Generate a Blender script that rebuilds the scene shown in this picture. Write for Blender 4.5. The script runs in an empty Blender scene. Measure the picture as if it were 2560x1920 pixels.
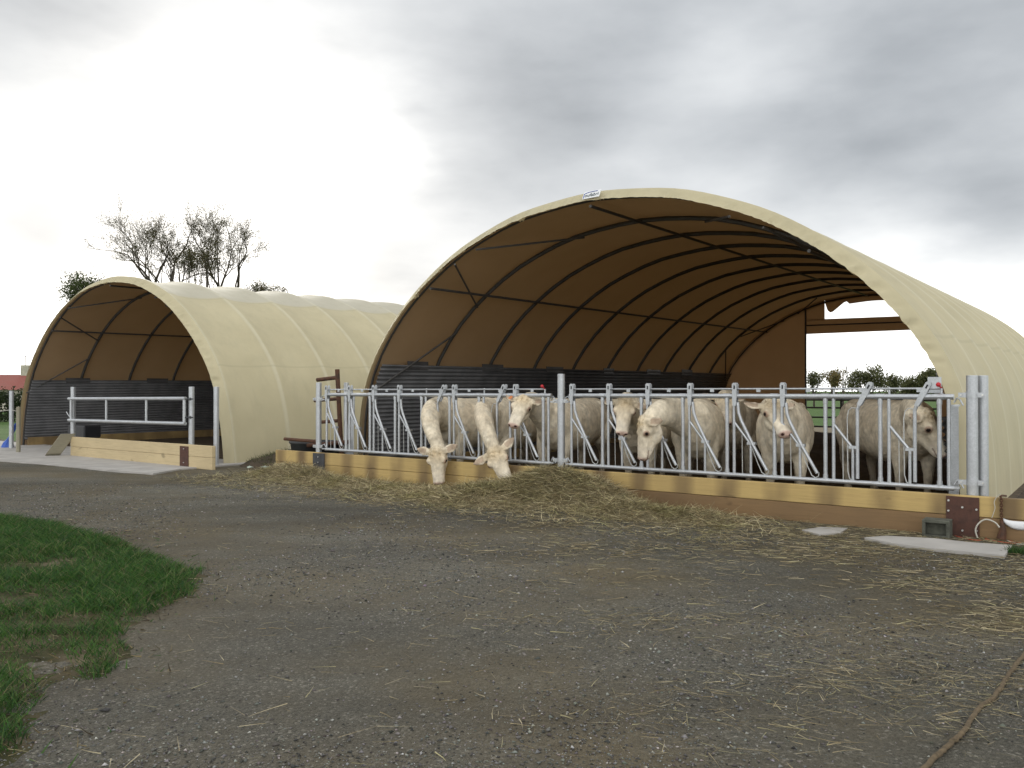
import bpy, bmesh, math, random
import numpy as np
from mathutils import Vector, Matrix, noise as mn
random.seed(7); rng = np.random.default_rng(11)
PI = math.pi
sc = bpy.context.scene
COL = sc.collection

# ------------------------------------------------------------------ frame of the yard
# s = metres to the left along the feed fence, b = metres behind it, h = height
FPX, CX, HY, CAMH = 2071.0, 1280.0, 978.0, 1.5
UX, UY = -0.803, 0.596
NX, NY = 0.596, 0.803
RX, RY = 4.68, 8.73
def W(s, b, h=0.0):
    return Vector((RX + s*UX + b*NX, RY + s*UY + b*NY, h))
def Wn(P):                                   # numpy version, P (n,3) of s,b,h
    P = np.asarray(P, float)
    return np.stack([RX + P[:, 0]*UX + P[:, 1]*NX, RY + P[:, 0]*UY + P[:, 1]*NY, P[:, 2]], 1)
def inv(px, py, b):                          # measured in the photo -> (s, h) on the plane b
    r = (px-CX)/FPX
    s = ((RX + b*NX) - r*(RY + b*NY)) / (r*UY - UX)
    z = RY + b*NY + s*UY
    return s, CAMH + (HY-py)/FPX*z
def gnd(px, py, h=0.0):                      # ground point (s,b)
    z = (CAMH-h)*FPX/(py-HY); x = (px-CX)/FPX*z
    dx, dy = x-RX, z-RY
    return dx*UX + dy*UY, dx*NX + dy*NY
SITE_ROT = math.atan2(-UY, -UX)              # direction of the fence towards the right

# ------------------------------------------------------------------ mesh helpers
class MB:
    def __init__(self): self.v = []; self.f = []
    def add(self, vs, fs):
        o = len(self.v); self.v += [tuple(v) for v in vs]; self.f += [tuple(i+o for i in f) for f in fs]
    def box8(self, c):                       # eight corners, bottom four then top four
        self.add(c, [(0,3,2,1),(4,5,6,7),(0,1,5,4),(1,2,6,5),(2,3,7,6),(3,0,4,7)])
    def box(self, s0, s1, b0, b1, h0, h1):   # in yard coordinates
        self.box8([W(s0,b0,h0),W(s1,b0,h0),W(s1,b1,h0),W(s0,b1,h0),W(s0,b0,h1),W(s1,b0,h1),W(s1,b1,h1),W(s0,b1,h1)])
    def wbox(self, x0, x1, y0, y1, z0, z1):
        self.box8([(x0,y0,z0),(x1,y0,z0),(x1,y1,z0),(x0,y1,z0),(x0,y0,z1),(x1,y0,z1),(x1,y1,z1),(x0,y1,z1)])
    def tube(self, path, r, n=8, cap=True):
        P = [Vector(p) for p in path]
        R = r if isinstance(r, (list, tuple)) else [r]*len(P)
        o = len(self.v); ref = None
        for i, p in enumerate(P):
            t = (P[min(i+1, len(P)-1)] - P[max(i-1, 0)])
            if t.length < 1e-9: t = Vector((0,0,1))
            t.normalize()
            if ref is None:
                ref = Vector((0,0,1)) if abs(t.z) < .9 else Vector((1,0,0))
            a = t.cross(ref)
            if a.length < 1e-6: a = t.orthogonal()
            a.normalize(); bb = t.cross(a).normalized(); ref = -bb if False else a.cross(t)
            for k in range(n):
                an = 2*PI*k/n
                self.v.append(tuple(p + a*math.cos(an)*R[i] + bb*math.sin(an)*R[i]))
        for i in range(len(P)-1):
            for k in range(n):
                k2 = (k+1) % n
                self.f.append((o+i*n+k, o+i*n+k2, o+(i+1)*n+k2, o+(i+1)*n+k))
        if cap:
            self.f.append(tuple(o+k for k in range(n))[::-1]); e = o+(len(P)-1)*n
            self.f.append(tuple(e+k for k in range(n)))
    def prism(self, poly, z0, z1):           # poly of yard (s,b)
        n = len(poly); o = len(self.v)
        for z in (z0, z1):
            for s, b in poly: self.v.append(tuple(W(s, b, z)))
        self.f.append(tuple(o+i for i in range(n))[::-1]); self.f.append(tuple(o+n+i for i in range(n)))
        for i in range(n):
            j = (i+1) % n; self.f.append((o+i, o+j, o+n+j, o+n+i))
    def ball(self, c, r, n=8):
        c = Vector(c); o = len(self.v); rx, ry, rz = (r, r, r) if not isinstance(r, tuple) else r
        m = n//2
        for i in range(1, m):
            for k in range(n):
                a, p = 2*PI*k/n, PI*i/m
                self.v.append((c.x+rx*math.sin(p)*math.cos(a), c.y+ry*math.sin(p)*math.sin(a), c.z+rz*math.cos(p)))
        self.v.append((c.x, c.y, c.z+rz)); self.v.append((c.x, c.y, c.z-rz)); t, d = len(self.v)-2, len(self.v)-1
        for i in range(m-2):
            for k in range(n):
                k2 = (k+1) % n
                self.f.append((o+i*n+k, o+(i+1)*n+k, o+(i+1)*n+k2, o+i*n+k2))
        for k in range(n):
            k2 = (k+1) % n
            self.f.append((t, o+k, o+k2)); self.f.append((d, o+(m-2)*n+k2, o+(m-2)*n+k))

def link(o, parent=None):
    COL.objects.link(o)
    if parent is not None: o.parent = parent
    return o
def tag(o, label=None, cat=None, group=None, kind=None):
    if label: o['label'] = label
    if cat: o['category'] = cat
    if group: o['group'] = group
    if kind: o['kind'] = kind
    return o
def wmat(o):
    m = Matrix.Translation(o.location) @ o.rotation_euler.to_matrix().to_4x4()
    return wmat(o.parent) @ m if o.parent else m
def thing(name, label, cat, loc, rz=0.0, group=None):
    o = bpy.data.objects.new(name, None); o.empty_display_size = .2
    o.location = loc; o.rotation_euler = (0, 0, rz); link(o)
    return tag(o, label, cat, group)
def build(name, mb, mat, parent=None, smooth=False, recalc=True, bevel=0, origin=None, rz=0.0):
    """world-space geometry -> one mesh object, local to its parent"""
    me = bpy.data.meshes.new(name); me.from_pydata([tuple(v) for v in mb.v], [], mb.f)
    if recalc:
        bm = bmesh.new(); bm.from_mesh(me); bmesh.ops.recalc_face_normals(bm, faces=bm.faces)
        if bevel:
            es = [e for e in bm.edges if e.is_manifold and e.calc_face_angle(0) > .6]
            bmesh.ops.bevel(bm, geom=es, offset=bevel, segments=1, affect='EDGES')
        bm.to_mesh(me); bm.free()
    if smooth: me.polygons.foreach_set('use_smooth', [True]*len(me.polygons))
    me.materials.append(mat)
    o = bpy.data.objects.new(name, me)
    if parent is not None:
        me.transform(wmat(parent).inverted())
    else:
        if origin is not None:
            o.location = origin; o.rotation_euler = (0, 0, rz)
            me.transform(wmat(o).inverted())
    link(o, parent)
    return o
def npmesh(name, V, F, mat, parent=None, colors=None, smooth=False):
    """V (n,3) world, F (m,k)"""
    me = bpy.data.meshes.new(name); n, m, k = len(V), len(F), F.shape[1]
    me.vertices.add(n); me.vertices.foreach_set('co', np.asarray(V, np.float32).ravel())
    me.loops.add(m*k); me.polygons.add(m)
    me.polygons.foreach_set('loop_start', np.arange(0, m*k, k, dtype=np.int32))
    me.loops.foreach_set('vertex_index', F.astype(np.int32).ravel())
    me.update(calc_edges=True)
    if smooth: me.polygons.foreach_set('use_smooth', np.ones(m, bool))
    if colors is not None:
        a = me.color_attributes.new('Col', 'FLOAT_COLOR', 'POINT')
        c = np.ones((n, 4), np.float32); c[:, :3] = colors; a.data.foreach_set('color', c.ravel())
    me.materials.append(mat)
    o = bpy.data.objects.new(name, me)
    if parent is not None: me.transform(wmat(parent).inverted())
    return link(o, parent)

# ------------------------------------------------------------------ materials
class NT:
    def __init__(self, name):
        self.m = bpy.data.materials.new(name); self.m.use_nodes = True
        self.t = self.m.node_tree; self.t.nodes.clear(); self.n = self.t.nodes; self.l = self.t.links
        self.out = self.n.new('ShaderNodeOutputMaterial'); self.tc = self.n.new('ShaderNodeTexCoord')
    def node(self, typ, **kw):
        x = self.n.new(typ)
        for k, v in kw.items():
            if hasattr(x, k): setattr(x, k, v)
            else: x.inputs[k].default_value = v
        return x
    def val(self, sock, v):
        if hasattr(v, 'is_output') or isinstance(v, bpy.types.NodeSocket): self.l.new(v, sock)
        else: sock.default_value = v
    def noise(self, scale, detail=4, rough=.55, coord='Object', stretch=None, dist=0):
        v = self.tc.outputs[coord]
        if stretch:
            mp = self.n.new('ShaderNodeMapping'); mp.inputs['Scale'].default_value = stretch
            self.l.new(v, mp.inputs['Vector']); v = mp.outputs[0]
        x = self.n.new('ShaderNodeTexNoise'); self.l.new(v, x.inputs['Vector'])
        x.inputs['Scale'].default_value = scale; x.inputs['Detail'].default_value = detail
        x.inputs['Roughness'].default_value = rough; x.inputs['Distortion'].default_value = dist
        return x.outputs[0]
    def ramp(self, fac, stops):
        r = self.n.new('ShaderNodeValToRGB'); self.l.new(fac, r.inputs[0]); e = r.color_ramp.elements
        while len(e) < len(stops): e.new(.5)
        for i, (p, c) in enumerate(stops):
            e[i].position = p; e[i].color = (c if isinstance(c, (tuple, list)) else (c, c, c))[:3] + (1,) if isinstance(c, (tuple, list)) else (c, c, c, 1)
        return r.outputs[0]
    def mix(self, fac, a, b, mode='MIX'):
        x = self.n.new('ShaderNodeMix'); x.data_type = 'RGBA'; x.blend_type = mode
        self.val(x.inputs[0], fac)
        for i, v in ((6, a), (7, b)):
            if isinstance(v, tuple): v = v[:3] + (1,)
            self.val(x.inputs[i], v)
        return x.outputs[2]
    def math(self, op, a, b=0.0):
        x = self.n.new('ShaderNodeMath'); x.operation = op; self.val(x.inputs[0], a); self.val(x.inputs[1], b)
        return x.outputs[0]
    def bump(self, h, strength=.3, dist=.01):
        x = self.n.new('ShaderNodeBump'); x.inputs['Strength'].default_value = strength
        x.inputs['Distance'].default_value = dist; self.l.new(h, x.inputs['Height']); return x.outputs[0]
    def bsdf(self, color, rough=.7, metal=0.0, normal=None, spec=.4):
        p = self.n.new('ShaderNodeBsdfPrincipled')
        if isinstance(color, tuple): color = color[:3] + (1,)
        self.val(p.inputs['Base Color'], color); self.val(p.inputs['Roughness'], rough)
        self.val(p.inputs['Metallic'], metal); p.inputs['Specular IOR Level'].default_value = spec
        if normal is not None: self.l.new(normal, p.inputs['Normal'])
        return p.outputs[0]
    def done(self, sh): self.l.new(sh, self.out.inputs[0]); return self.m

def simple(name, c, rough=.7, metal=0.0, var=.18, scale=6, bump=.15, spec=.4):
    t = NT(name); n = t.noise(scale, 5)
    d = tuple(x*(1-var) for x in c); e = tuple(min(1, x*(1+var)) for x in c)
    col = t.ramp(n, [(.3, d), (.7, e)])
    return t.done(t.bsdf(col, rough, metal, t.bump(t.noise(scale*8, 4), bump, .004), spec))

M = {}
def make_galv():
    t = NT('galvanised steel')
    v = t.n.new('ShaderNodeTexVoronoi'); v.inputs['Scale'].default_value = 90; t.l.new(t.tc.outputs['Object'], v.inputs['Vector'])
    sp = t.n.new('ShaderNodeSeparateColor'); t.l.new(v.outputs['Color'], sp.inputs[0])
    a = t.ramp(sp.outputs[0], [(0, (.44,.46,.48)), (1, (.52,.54,.565))])
    c = t.mix(t.ramp(t.noise(7, 5), [(.45, 0.0), (.75, .5)]), a, (.36,.37,.375))
    r = t.ramp(t.noise(20, 3), [(.3, .34), (.7, .55)])
    return t.done(t.bsdf(c, r, .72, t.bump(t.noise(70, 3), .12, .002)))
M['galv'] = make_galv()
M['wire'] = simple('thin zinc wire', (.5,.51,.5), .5, .5)
M['dark_steel'] = simple('dark hoop steel', (.085,.082,.078), .55, .4)
M['plate_dark'] = simple('dark painted steel plate', (.055,.057,.062), .5, .3, .3, 12)
M['bolt'] = simple('zinc bolt', (.6,.6,.58), .35, .8)
M['plastic_red'] = simple('red plastic', (.45,.02,.03), .4)
M['black_plastic'] = simple('black plastic', (.018,.019,.022), .45, 0, .2)
M['blue_plastic'] = simple('blue plastic', (.03,.09,.4), .4)
M['white_film'] = simple('white plastic film', (.72,.73,.75), .4, 0, .05)
M['rope_white'] = simple('pale baler twine', (.5,.48,.42), .8)
M['rope_red'] = simple('red baler twine', (.4,.06,.03), .8)
M['rope_brown'] = simple('weathered rope', (.115,.085,.05), .95, 0, .35, 30, .6)
def rusty(name, a, b, sc_=9):
    t = NT(name)
    c = t.ramp(t.noise(sc_, 7, .65), [(.35, a), (.55, b), (.75, tuple(x*.55 for x in a))])
    return t.done(t.bsdf(c, .75, .25, t.bump(t.noise(sc_*6, 5), .3, .003)))
M['rust_plate'] = rusty('rusty steel plate', (.062,.034,.028), (.10,.048,.035))
M['rust'] = rusty('rusty tube', (.05,.03,.022), (.11,.05,.028))
def make_wood(name, base, dark, stain=0.0, streak=.45):
    t = NT(name)
    g = t.noise(9, 6, .6, stretch=(.35, 1.0, 7.0), dist=.6)
    c = t.ramp(g, [(.25, tuple(x*.80 for x in base)), (.5, base), (.78, tuple(min(1, x*1.1) for x in base))])
    k = t.ramp(t.noise(3.3, 2, .4, stretch=(1, 1, 2.2)), [(.70, 0.0), (.76, .75)])
    c = t.mix(k, c, tuple(x*.42 for x in base))
    if stain:
        s = t.ramp(t.noise(1.55, 3, .5, stretch=(1, 1, .55)), [(.30, .25), (.55, stain)])
        sp = t.n.new('ShaderNodeSeparateXYZ'); t.l.new(t.tc.outputs['Object'], sp.inputs[0])
        wv = t.math('SINE', t.math('MULTIPLY', sp.outputs['X'], 2*PI/.59))
        wv = t.ramp(t.math('MULTIPLY_ADD', wv, .5), [(.3, .15), (.95, 1.0)])
        wx = t.n.new('ShaderNodeMath'); wx.operation = 'MULTIPLY_ADD'
        s = t.mix(1.0, s, wv, 'MULTIPLY')
        c = t.mix(s, c, dark)
    m = t.ramp(t.noise(.9, 4), [(.4, 0.0), (.7, streak)])
    c = t.mix(m, c, tuple(.6*x+.4*y for x, y in zip(base, dark)))
    return t.done(t.bsdf(c, .68, 0, t.bump(g, .25, .004), .3))
M['wood'] = make_wood('fresh yellow pine', (.52,.375,.15), (.10,.064,.04), .85)
M['wood_pale'] = make_wood('pale sawn pine', (.52,.42,.25), (.12,.08,.05), 0, .35)
M['wood_old'] = make_wood('damp weathered pine', (.215,.135,.065), (.075,.055,.038), 0, .8)
M['wood_grey'] = make_wood('grey weathered timber', (.27,.25,.185), (.09,.08,.06), 0, .5)
def make_canvas(nb):
    t = NT('beige tarpaulin outside')
    uv = t.n.new('ShaderNodeSeparateXYZ'); t.l.new(t.tc.outputs['UV'], uv.inputs[0])
    c = t.ramp(t.noise(1.2, 5), [(.3, (.505,.455,.30)), (.7, (.565,.51,.34))])
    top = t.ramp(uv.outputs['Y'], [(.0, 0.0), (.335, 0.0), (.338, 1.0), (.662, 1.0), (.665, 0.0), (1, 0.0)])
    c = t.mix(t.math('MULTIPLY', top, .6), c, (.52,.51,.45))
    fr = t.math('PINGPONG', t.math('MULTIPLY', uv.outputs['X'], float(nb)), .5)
    rib_highlight = t.ramp(fr, [(0, 1.0), (.018, .9), (.05, 0.0)])  # seam at each hoop, with the crest's highlight put into the colour
    c = t.mix(t.math('MULTIPLY', rib_highlight, .45), c, (.70,.67,.52))
    lap = t.ramp(t.math('PINGPONG', t.math('MULTIPLY', uv.outputs['Y'], 6.0), .5), [(0, 1.0), (.007, 1.0), (.012, 0.0)])
    c = t.mix(t.math('MULTIPLY', lap, .30), c, (.36,.34,.23))
    w = t.n.new('ShaderNodeTexWave'); w.inputs['Scale'].default_value = 60; w.inputs['Distortion'].default_value = 1.0
    t.l.new(t.tc.outputs['Object'], w.inputs['Vector'])
    st = t.ramp(t.noise(2.4, 7, .7, stretch=(1.6, 1.6, .22)), [(.48, 0.0), (.8, .38)])
    c = t.mix(st, c, (.36,.34,.24))
    bm = t.bump(t.math('ADD', t.noise(2.2, 3), t.math('MULTIPLY', t.noise(14, 3), .12)), .35, .05)
    a = t.bsdf(c, .62, 0, bm, .25)
    tr = t.n.new('ShaderNodeBsdfTranslucent'); tr.inputs[0].default_value = (.62,.46,.24,1)
    ms = t.n.new('ShaderNodeMixShader'); ms.inputs[0].default_value = .17
    t.l.new(a, ms.inputs[1]); t.l.new(tr.outputs[0], ms.inputs[2])
    return t.done(ms.outputs[0])
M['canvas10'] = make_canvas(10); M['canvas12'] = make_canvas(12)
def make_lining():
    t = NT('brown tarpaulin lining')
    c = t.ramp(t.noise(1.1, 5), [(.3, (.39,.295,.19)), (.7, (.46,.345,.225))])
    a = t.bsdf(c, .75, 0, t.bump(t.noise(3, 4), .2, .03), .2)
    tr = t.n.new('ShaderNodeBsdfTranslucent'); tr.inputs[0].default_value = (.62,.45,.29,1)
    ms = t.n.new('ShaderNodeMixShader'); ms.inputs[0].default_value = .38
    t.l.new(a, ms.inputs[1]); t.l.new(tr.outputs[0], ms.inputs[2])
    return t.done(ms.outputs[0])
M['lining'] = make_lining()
M['gable'] = simple('brown gable tarpaulin', (.34,.235,.15), .75, 0, .12, 2)
M['corr'] = simple('dark corrugated sheet', (.085,.085,.088), .5, .25, .25, 3)
M['concrete'] = simple('pale concrete', (.36,.345,.325), .9, 0, .16, 2.2, .4)
M['concrete_dark'] = simple('mossy concrete block', (.085,.088,.07), .95, 0, .4, 14, .8)
M['soil'] = simple('dark soil', (.05,.036,.022), .95, 0, .4, 5, 1.0)
M['bedding'] = simple('trampled straw bedding', (.07,.05,.03), .95, 0, .5, 5, 1.0)
M['tile'] = None
def attr_mat(name, rough=.8, var=.25, scale=25, trans=0.0, spec=.25, bump=.0):
    t = NT(name); a = t.n.new('ShaderNodeAttribute'); a.attribute_name = 'Col'
    n = t.ramp(t.noise(scale, 4), [(.3, 1-var), (.7, 1+var)])
    c = t.mix(1.0, a.outputs['Color'], n, 'MULTIPLY')
    nb = t.bump(t.noise(scale*3, 5, .7), bump, .012) if bump else None
    s = t.bsdf(c, rough, 0, nb, spec)
    if trans:
        tr = t.n.new('ShaderNodeBsdfTranslucent'); t.l.new(c, tr.inputs[0])
        ms = t.n.new('ShaderNodeMixShader'); ms.inputs[0].default_value = trans
        t.l.new(s, ms.inputs[1]); t.l.new(tr.outputs[0], ms.inputs[2]); s = ms.outputs[0]
    return t.done(s)
M['straw'] = attr_mat('straw', .65, .15, 20, .15)
M['grass'] = attr_mat('grass blades', .6, .2, 5, .3)
M['leaf'] = attr_mat('leaves', .6, .2, 2, .45)
M['stone'] = attr_mat('gravel stones', .85, .2, 60)
M['coat'] = attr_mat('cream cattle coat', .85, .22, 11, 0, .15, 1.0)
M['bark'] = simple('bark', (.06,.05,.038), .95, 0, .35, 6, .7)
def make_gravel():
    t = NT('gravel and mud')
    v = t.n.new('ShaderNodeTexVoronoi'); v.inputs['Scale'].default_value = 75; t.l.new(t.tc.outputs['Object'], v.inputs['Vector'])
    sp = t.n.new('ShaderNodeSeparateColor'); t.l.new(v.outputs['Color'], sp.inputs[0])
    st = t.ramp(sp.outputs[0], [(0, (.040,.038,.030)), (.5, (.074,.070,.057)), (.9, (.11,.104,.087)), (1, (.28,.265,.235))])
    fine = t.ramp(t.noise(160, 3, .7), [(.32, (.026,.025,.021)), (.5, (.075,.072,.063)), (.7, (.17,.163,.145))])
    g = t.mix(.5, st, fine)
    mud = t.ramp(t.noise(30, 6, .7), [(.3, (.052,.042,.026)), (.7, (.106,.091,.063))])
    mk = t.ramp(t.noise(.42, 7, .62), [(.43, 0.0), (.60, .92)])
    c = t.mix(mk, g, mud)
    big = t.ramp(t.noise(.22, 7, .62), [(.3, .80), (.7, 1.35)])
    c = t.mix(1.0, c, big, 'MULTIPLY'); band = t.ramp(t.noise(.55, 6, .6, stretch=(.28, 1, 1)), [(.36, .72), (.64, 1.22)]); c = t.mix(1.0, c, band, 'MULTIPLY'); c = t.mix(1.0, c, (1.40,1.38,1.30), 'MULTIPLY')
    hgt = t.math('ADD', t.math('MULTIPLY', v.outputs['Distance'], -1.0), t.noise(60, 6, .75))
    return t.done(t.bsdf(c, .88, 0, t.bump(hgt, .9, .02), .25))
M['gravel'] = make_gravel()
def make_meadow():
    t = NT('meadow')
    c = t.ramp(t.noise(.6, 7, .65), [(.3, (.045,.085,.018)), (.55, (.07,.13,.03)), (.8, (.11,.14,.05))])
    return t.done(t.bsdf(c, .9, 0, t.bump(t.noise(9, 6), .8, .06), .2))
M['meadow'] = make_meadow()

# ------------------------------------------------------------------ ground
def height_field(x, y):                      # gentle real unevenness of the yard
    return .018*mn.noise(Vector((x*.5, y*.5, 0))) + .008*mn.noise(Vector((x*2, y*2, 3)))
mb = MB(); mb.add([(-2500,-600,-.03),(2500,-600,-.03),(2500,4000,-.03),(-2500,4000,-.03)], [(0,1,2,3)])
tag(build('meadow', mb, M['meadow'], recalc=False), kind='structure')
nx_, ny_ = 200, 150
gx = np.linspace(-30, 42, nx_); gy = np.concatenate([np.linspace(-26, -9, 30), np.linspace(-8.9, 1.4, ny_-30)])
V = []
for j, b in enumerate(gy):
    for i, s in enumerate(gx):
        p = W(s, b); bb = b
        if j == ny_-1: bb = b + .5*mn.noise(Vector((s*.8, 7, 0)))
        p = W(s, bb); d = min(1, max(0, (-b-.2)/1.5))
        V.append((p.x, p.y, height_field(p.x, p.y)*d))
F = [(j*nx_+i, j*nx_+i+1, (j+1)*nx_+i+1, (j+1)*nx_+i) for j in range(ny_-1) for i in range(nx_-1)]
F = np.array(F)[:, ::-1]
yard = npmesh('yard_ground', np.array(V), F, M['gravel'], smooth=True); tag(yard, kind='structure')
def gh(x, y):
    return height_field(x, y)

mb = MB(); mb.prism([(-.2,1.3),(10.0,1.3),(10.0,24.0),(-.2,24.0)], -.02, .02)
tag(build('bedding', mb, M['bedding'], bevel=0), kind='structure')
mb = MB(); mb.prism([(13.2,1.2),(23.1,1.2),(23.1,20),(13.2,20)], -.02, .022)
tag(build('dirt_floor', mb, M['bedding']), kind='structure')
mb = MB(); mb.prism([(10.0,1.3),(13.2,1.3),(13.2,20),(10.0,20)], -.02, .016)
tag(build('dirt_strip', mb, M['soil']), kind='structure')
mb = MB(); mb.prism([(-1.3,1.3),(-.2,1.3),(-.2,18),(-.9,18)], -.03, .008)
tag(build('dirt_verge', mb, M['soil']), kind='structure')
# concrete aprons
mb = MB(); mb.prism([(12.55,-1.72),(13.0,-.9),(13.05,.9),(26.0,.9),(26.0,-2.5),(19,-2.2)], -.05, .028)
o = build('concrete_apron', mb, M['concrete']); tag(o, kind='structure')
pts = [gnd(*p) for p in [(2160,1350),(2215,1346),(2330,1352),(2420,1362),(2528,1370),(2509,1396),(2330,1378),(2240,1366)]]
mb = MB(); mb.prism(pts, -.03, .03)
o = build('concrete_slab', mb, M['concrete'], origin=W(*pts[0])); tag(o, 'flat pale concrete slab lying before the rusty plate at the fence end', 'concrete slab')
pts = [gnd(*p) for p in [(2004,1327),(2050,1320),(2118,1322),(2100,1334),(2046,1338)]]
mb = MB(); mb.prism(pts, -.03, .014)
o = build('concrete_slab', mb, M['concrete'], origin=W(*pts[0])); tag(o, 'small broken concrete piece half buried in straw by the lower plank', 'concrete slab')

# ------------------------------------------------------------------ tunnel sheds
PROF_BIG = ([-.35,0,1.0,1.6,2.03,2.46,2.89,3.32,3.75,4.18], [4.86,4.86,4.82,4.70,4.49,4.18,3.79,3.24,2.55,1.38], 4.33)
PROF_SML = ([-.35,0,.8,1.6,2.0,2.39,2.79,3.19,3.58,3.98], [4.75,4.74,4.62,4.38,4.16,3.84,3.45,2.96,2.33,1.29], 4.13)
def smooth_profile(prof, n=72):
    hs, hw, top = prof
    P = [(-w, h) for h, w in zip(hs, hw)] + [(0, top)] + [(w, h) for h, w in zip(hs[::-1], hw[::-1])]
    P = np.array(P, float)
    d = np.r_[0, np.cumsum(np.hypot(*np.diff(P, axis=0).T))]
    # Catmull-Rom then light smoothing
    q = np.linspace(0, d[-1], n*6); x = np.interp(q, d, P[:, 0]); y = np.interp(q, d, P[:, 1])
    for _ in range(160):
        x[1:-1] = .25*x[:-2] + .5*x[1:-1] + .25*x[2:]; y[1:-1] = .25*y[:-2] + .5*y[1:-1] + .25*y[2:]
    d = np.r_[0, np.cumsum(np.hypot(np.diff(x), np.diff(y)))]; q = np.linspace(0, d[-1], n+1)
    return np.interp(q, d, x), np.interp(q, d, y)
def shed(kind, prof, mid, b0, pitch, nb, tilt, label):
    root = thing('tunnel_shed', label, 'tunnel shed', W(mid, b0), SITE_ROT)
    px_, pz_ = smooth_profile(prof)            # px_ : offset, negative first
    n = len(px_)
    nx2 = np.gradient(pz_); nz2 = -np.gradient(px_); ln = np.hypot(nx2, nz2); nx2 /= -ln; nz2 /= -ln
    # outward normal
    if nz2[n//2] < 0: nx2, nz2 = -nx2, -nz2
    L = pitch*nb
    up = lambda b: tilt*(b-b0)
    def ring(off, b, sag=None):
        s_ = np.array([mid - (px_[i] + nx2[i]*(off + (sag[i] if sag is not None else 0))) for i in range(n)])
        h_ = np.array([pz_[i] + nz2[i]*(off + (sag[i] if sag is not None else 0)) + up(b) for i in range(n)])
        return np.stack([s_, np.full(n, b), h_], 1)
    # canopy : outer skin with sag between hoops, its own lining
    amp = np.clip((pz_-.3)/2.2, 0, 1)
    rows = []; vs = []; sub = 10
    for k in range(nb*sub+1):
        fr = (k % sub)/sub
        sag = -.08*(math.sin(PI*fr)**.7)*amp
        if k < 2: sag = sag*.6
        rows.append(Wn(ring(.15, b0+.16+(L-.16)*k/(nb*sub), sag)))
    A = np.concatenate(rows); F = []
    for j in range(len(rows)-1):
        for i in range(n-1): F.append((j*n+i, j*n+i+1, (j+1)*n+i+1, (j+1)*n+i))
    F = np.array(F)
    def skin(name, A, F, mat, rows_n, parent=root):
        me_o = npmesh(name, A, F, mat, parent, smooth=True)
        me = me_o.data; uvl = me.uv_layers.new(name='UVMap')
        vi = np.zeros(len(me.loops), np.int32); me.loops.foreach_get('vertex_index', vi)
        uv = np.stack([(vi//n)/max(1, rows_n-1), (vi % n)/(n-1)], 1).astype(np.float32)
        uvl.data.foreach_set('uv', uv.ravel())
        return me_o
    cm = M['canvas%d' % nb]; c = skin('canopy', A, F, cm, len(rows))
    # hem : front rim turned in around the first hoop, with gathers
    hr = []; m = 6
    rs = np.random.default_rng(3 if kind == 'big' else 5)
    N4 = (n-1)*6+1; t4 = np.linspace(0, n-1, N4); k4 = np.arange(n)
    fx, fz, fnx, fnz = (np.interp(t4, k4, a) for a in (px_, pz_, nx2, nz2))
    wr = rs.normal(size=N4); wr = np.convolve(wr, np.ones(3)/1.7, 'same'); gate = np.clip((fz-1.2), 0, 1)
    for j in range(m+1):
        u = j/m
        off = .15*u + .012*math.sin(PI*u)
        bb = b0 + .16*u + .0
        sh = int(round(5*u))
        amp_ = .036*math.sin(PI*min(1, u*1.15+.05))
        d = off - np.abs(np.roll(wr, sh))*amp_*gate
        hr.append(Wn(np.stack([mid-(fx+fnx*d), np.full(N4, bb), fz+fnz*d+up(bb)], 1)))
    Hm = np.concatenate(hr); HF = np.array([(j*N4+i, j*N4+i+1, (j+1)*N4+i+1, (j+1)*N4+i) for j in range(m) for i in range(N4-1)])
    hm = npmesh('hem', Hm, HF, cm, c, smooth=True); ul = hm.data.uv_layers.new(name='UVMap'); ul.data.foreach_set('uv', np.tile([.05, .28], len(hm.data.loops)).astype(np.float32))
    rows = [Wn(ring(.03, b0+.10+(L-.11)*k/(nb*2))) for k in range(nb*2+1)]
    F2 = np.array([(j*n+i, (j+1)*n+i, (j+1)*n+i+1, j*n+i+1) for j in range(len(rows)-1) for i in range(n-1)])
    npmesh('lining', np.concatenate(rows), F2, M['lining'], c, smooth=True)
    # hoops
    for k in range(nb+1):
        b = b0 + (.175 if k == 0 else .05) + (L-.1)*k/nb
        q = ring(.05 if k == 0 else -.035, b); mb = MB(); mb.tube([W(*p) for p in q[::2]], .038, 6)
        build('hoop', mb, M['dark_steel'], root, smooth=True)
    def prof_at(off):                          # surface height for an offset from the middle
        i = n//2
        xs, zs = (px_[i:], pz_[i:]); xs = np.abs(xs)
        return float(np.interp(off, np.sort(xs), zs[np.argsort(xs)]))
    # purlins
    offs = (0, 3.17, -3.17) if kind == 'big' else (0, 2.95, -2.95)
    for of in offs:
        h = prof_at(abs(of))-(.07 if of == 0 else .10)
        mb = MB(); mb.tube([W(mid+of, b0+.09, h+up(b0)), W(mid+of, b0+L-.06, h+up(b0+L))], .024, 6)
        build('purlin', mb, M['dark_steel'], root)
    # wind braces, front and rear bays
    def P_off(of, b): return W(mid+of, b, prof_at(abs(of))-.09+up(b))
    w = 1 if kind == 'big' else .94
    for of0, of1 in ((2.15, 1.1), (2.6, 3.45), (4.6, 3.95)):
        for sg in ((1,) if of0 > 4.2 else (1, -1)):
            for (ba, bb) in ((b0+.06, b0+.05+L/nb), (b0+L-.1, b0+L-L/nb)):
                if of0 > 4.2:
                    a_ = W(mid+sg*of0*w, ba, 1.45 + up(ba))
                else: a_ = P_off(sg*of0*w, ba)
                mb = MB(); mb.tube([a_, P_off(sg*of1*w, bb)], .019, 6)
                build('brace', mb, M['dark_steel'], root)
    # corrugated side walls and base planks
    wt = 1.98 if kind == 'big' else 1.80
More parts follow.
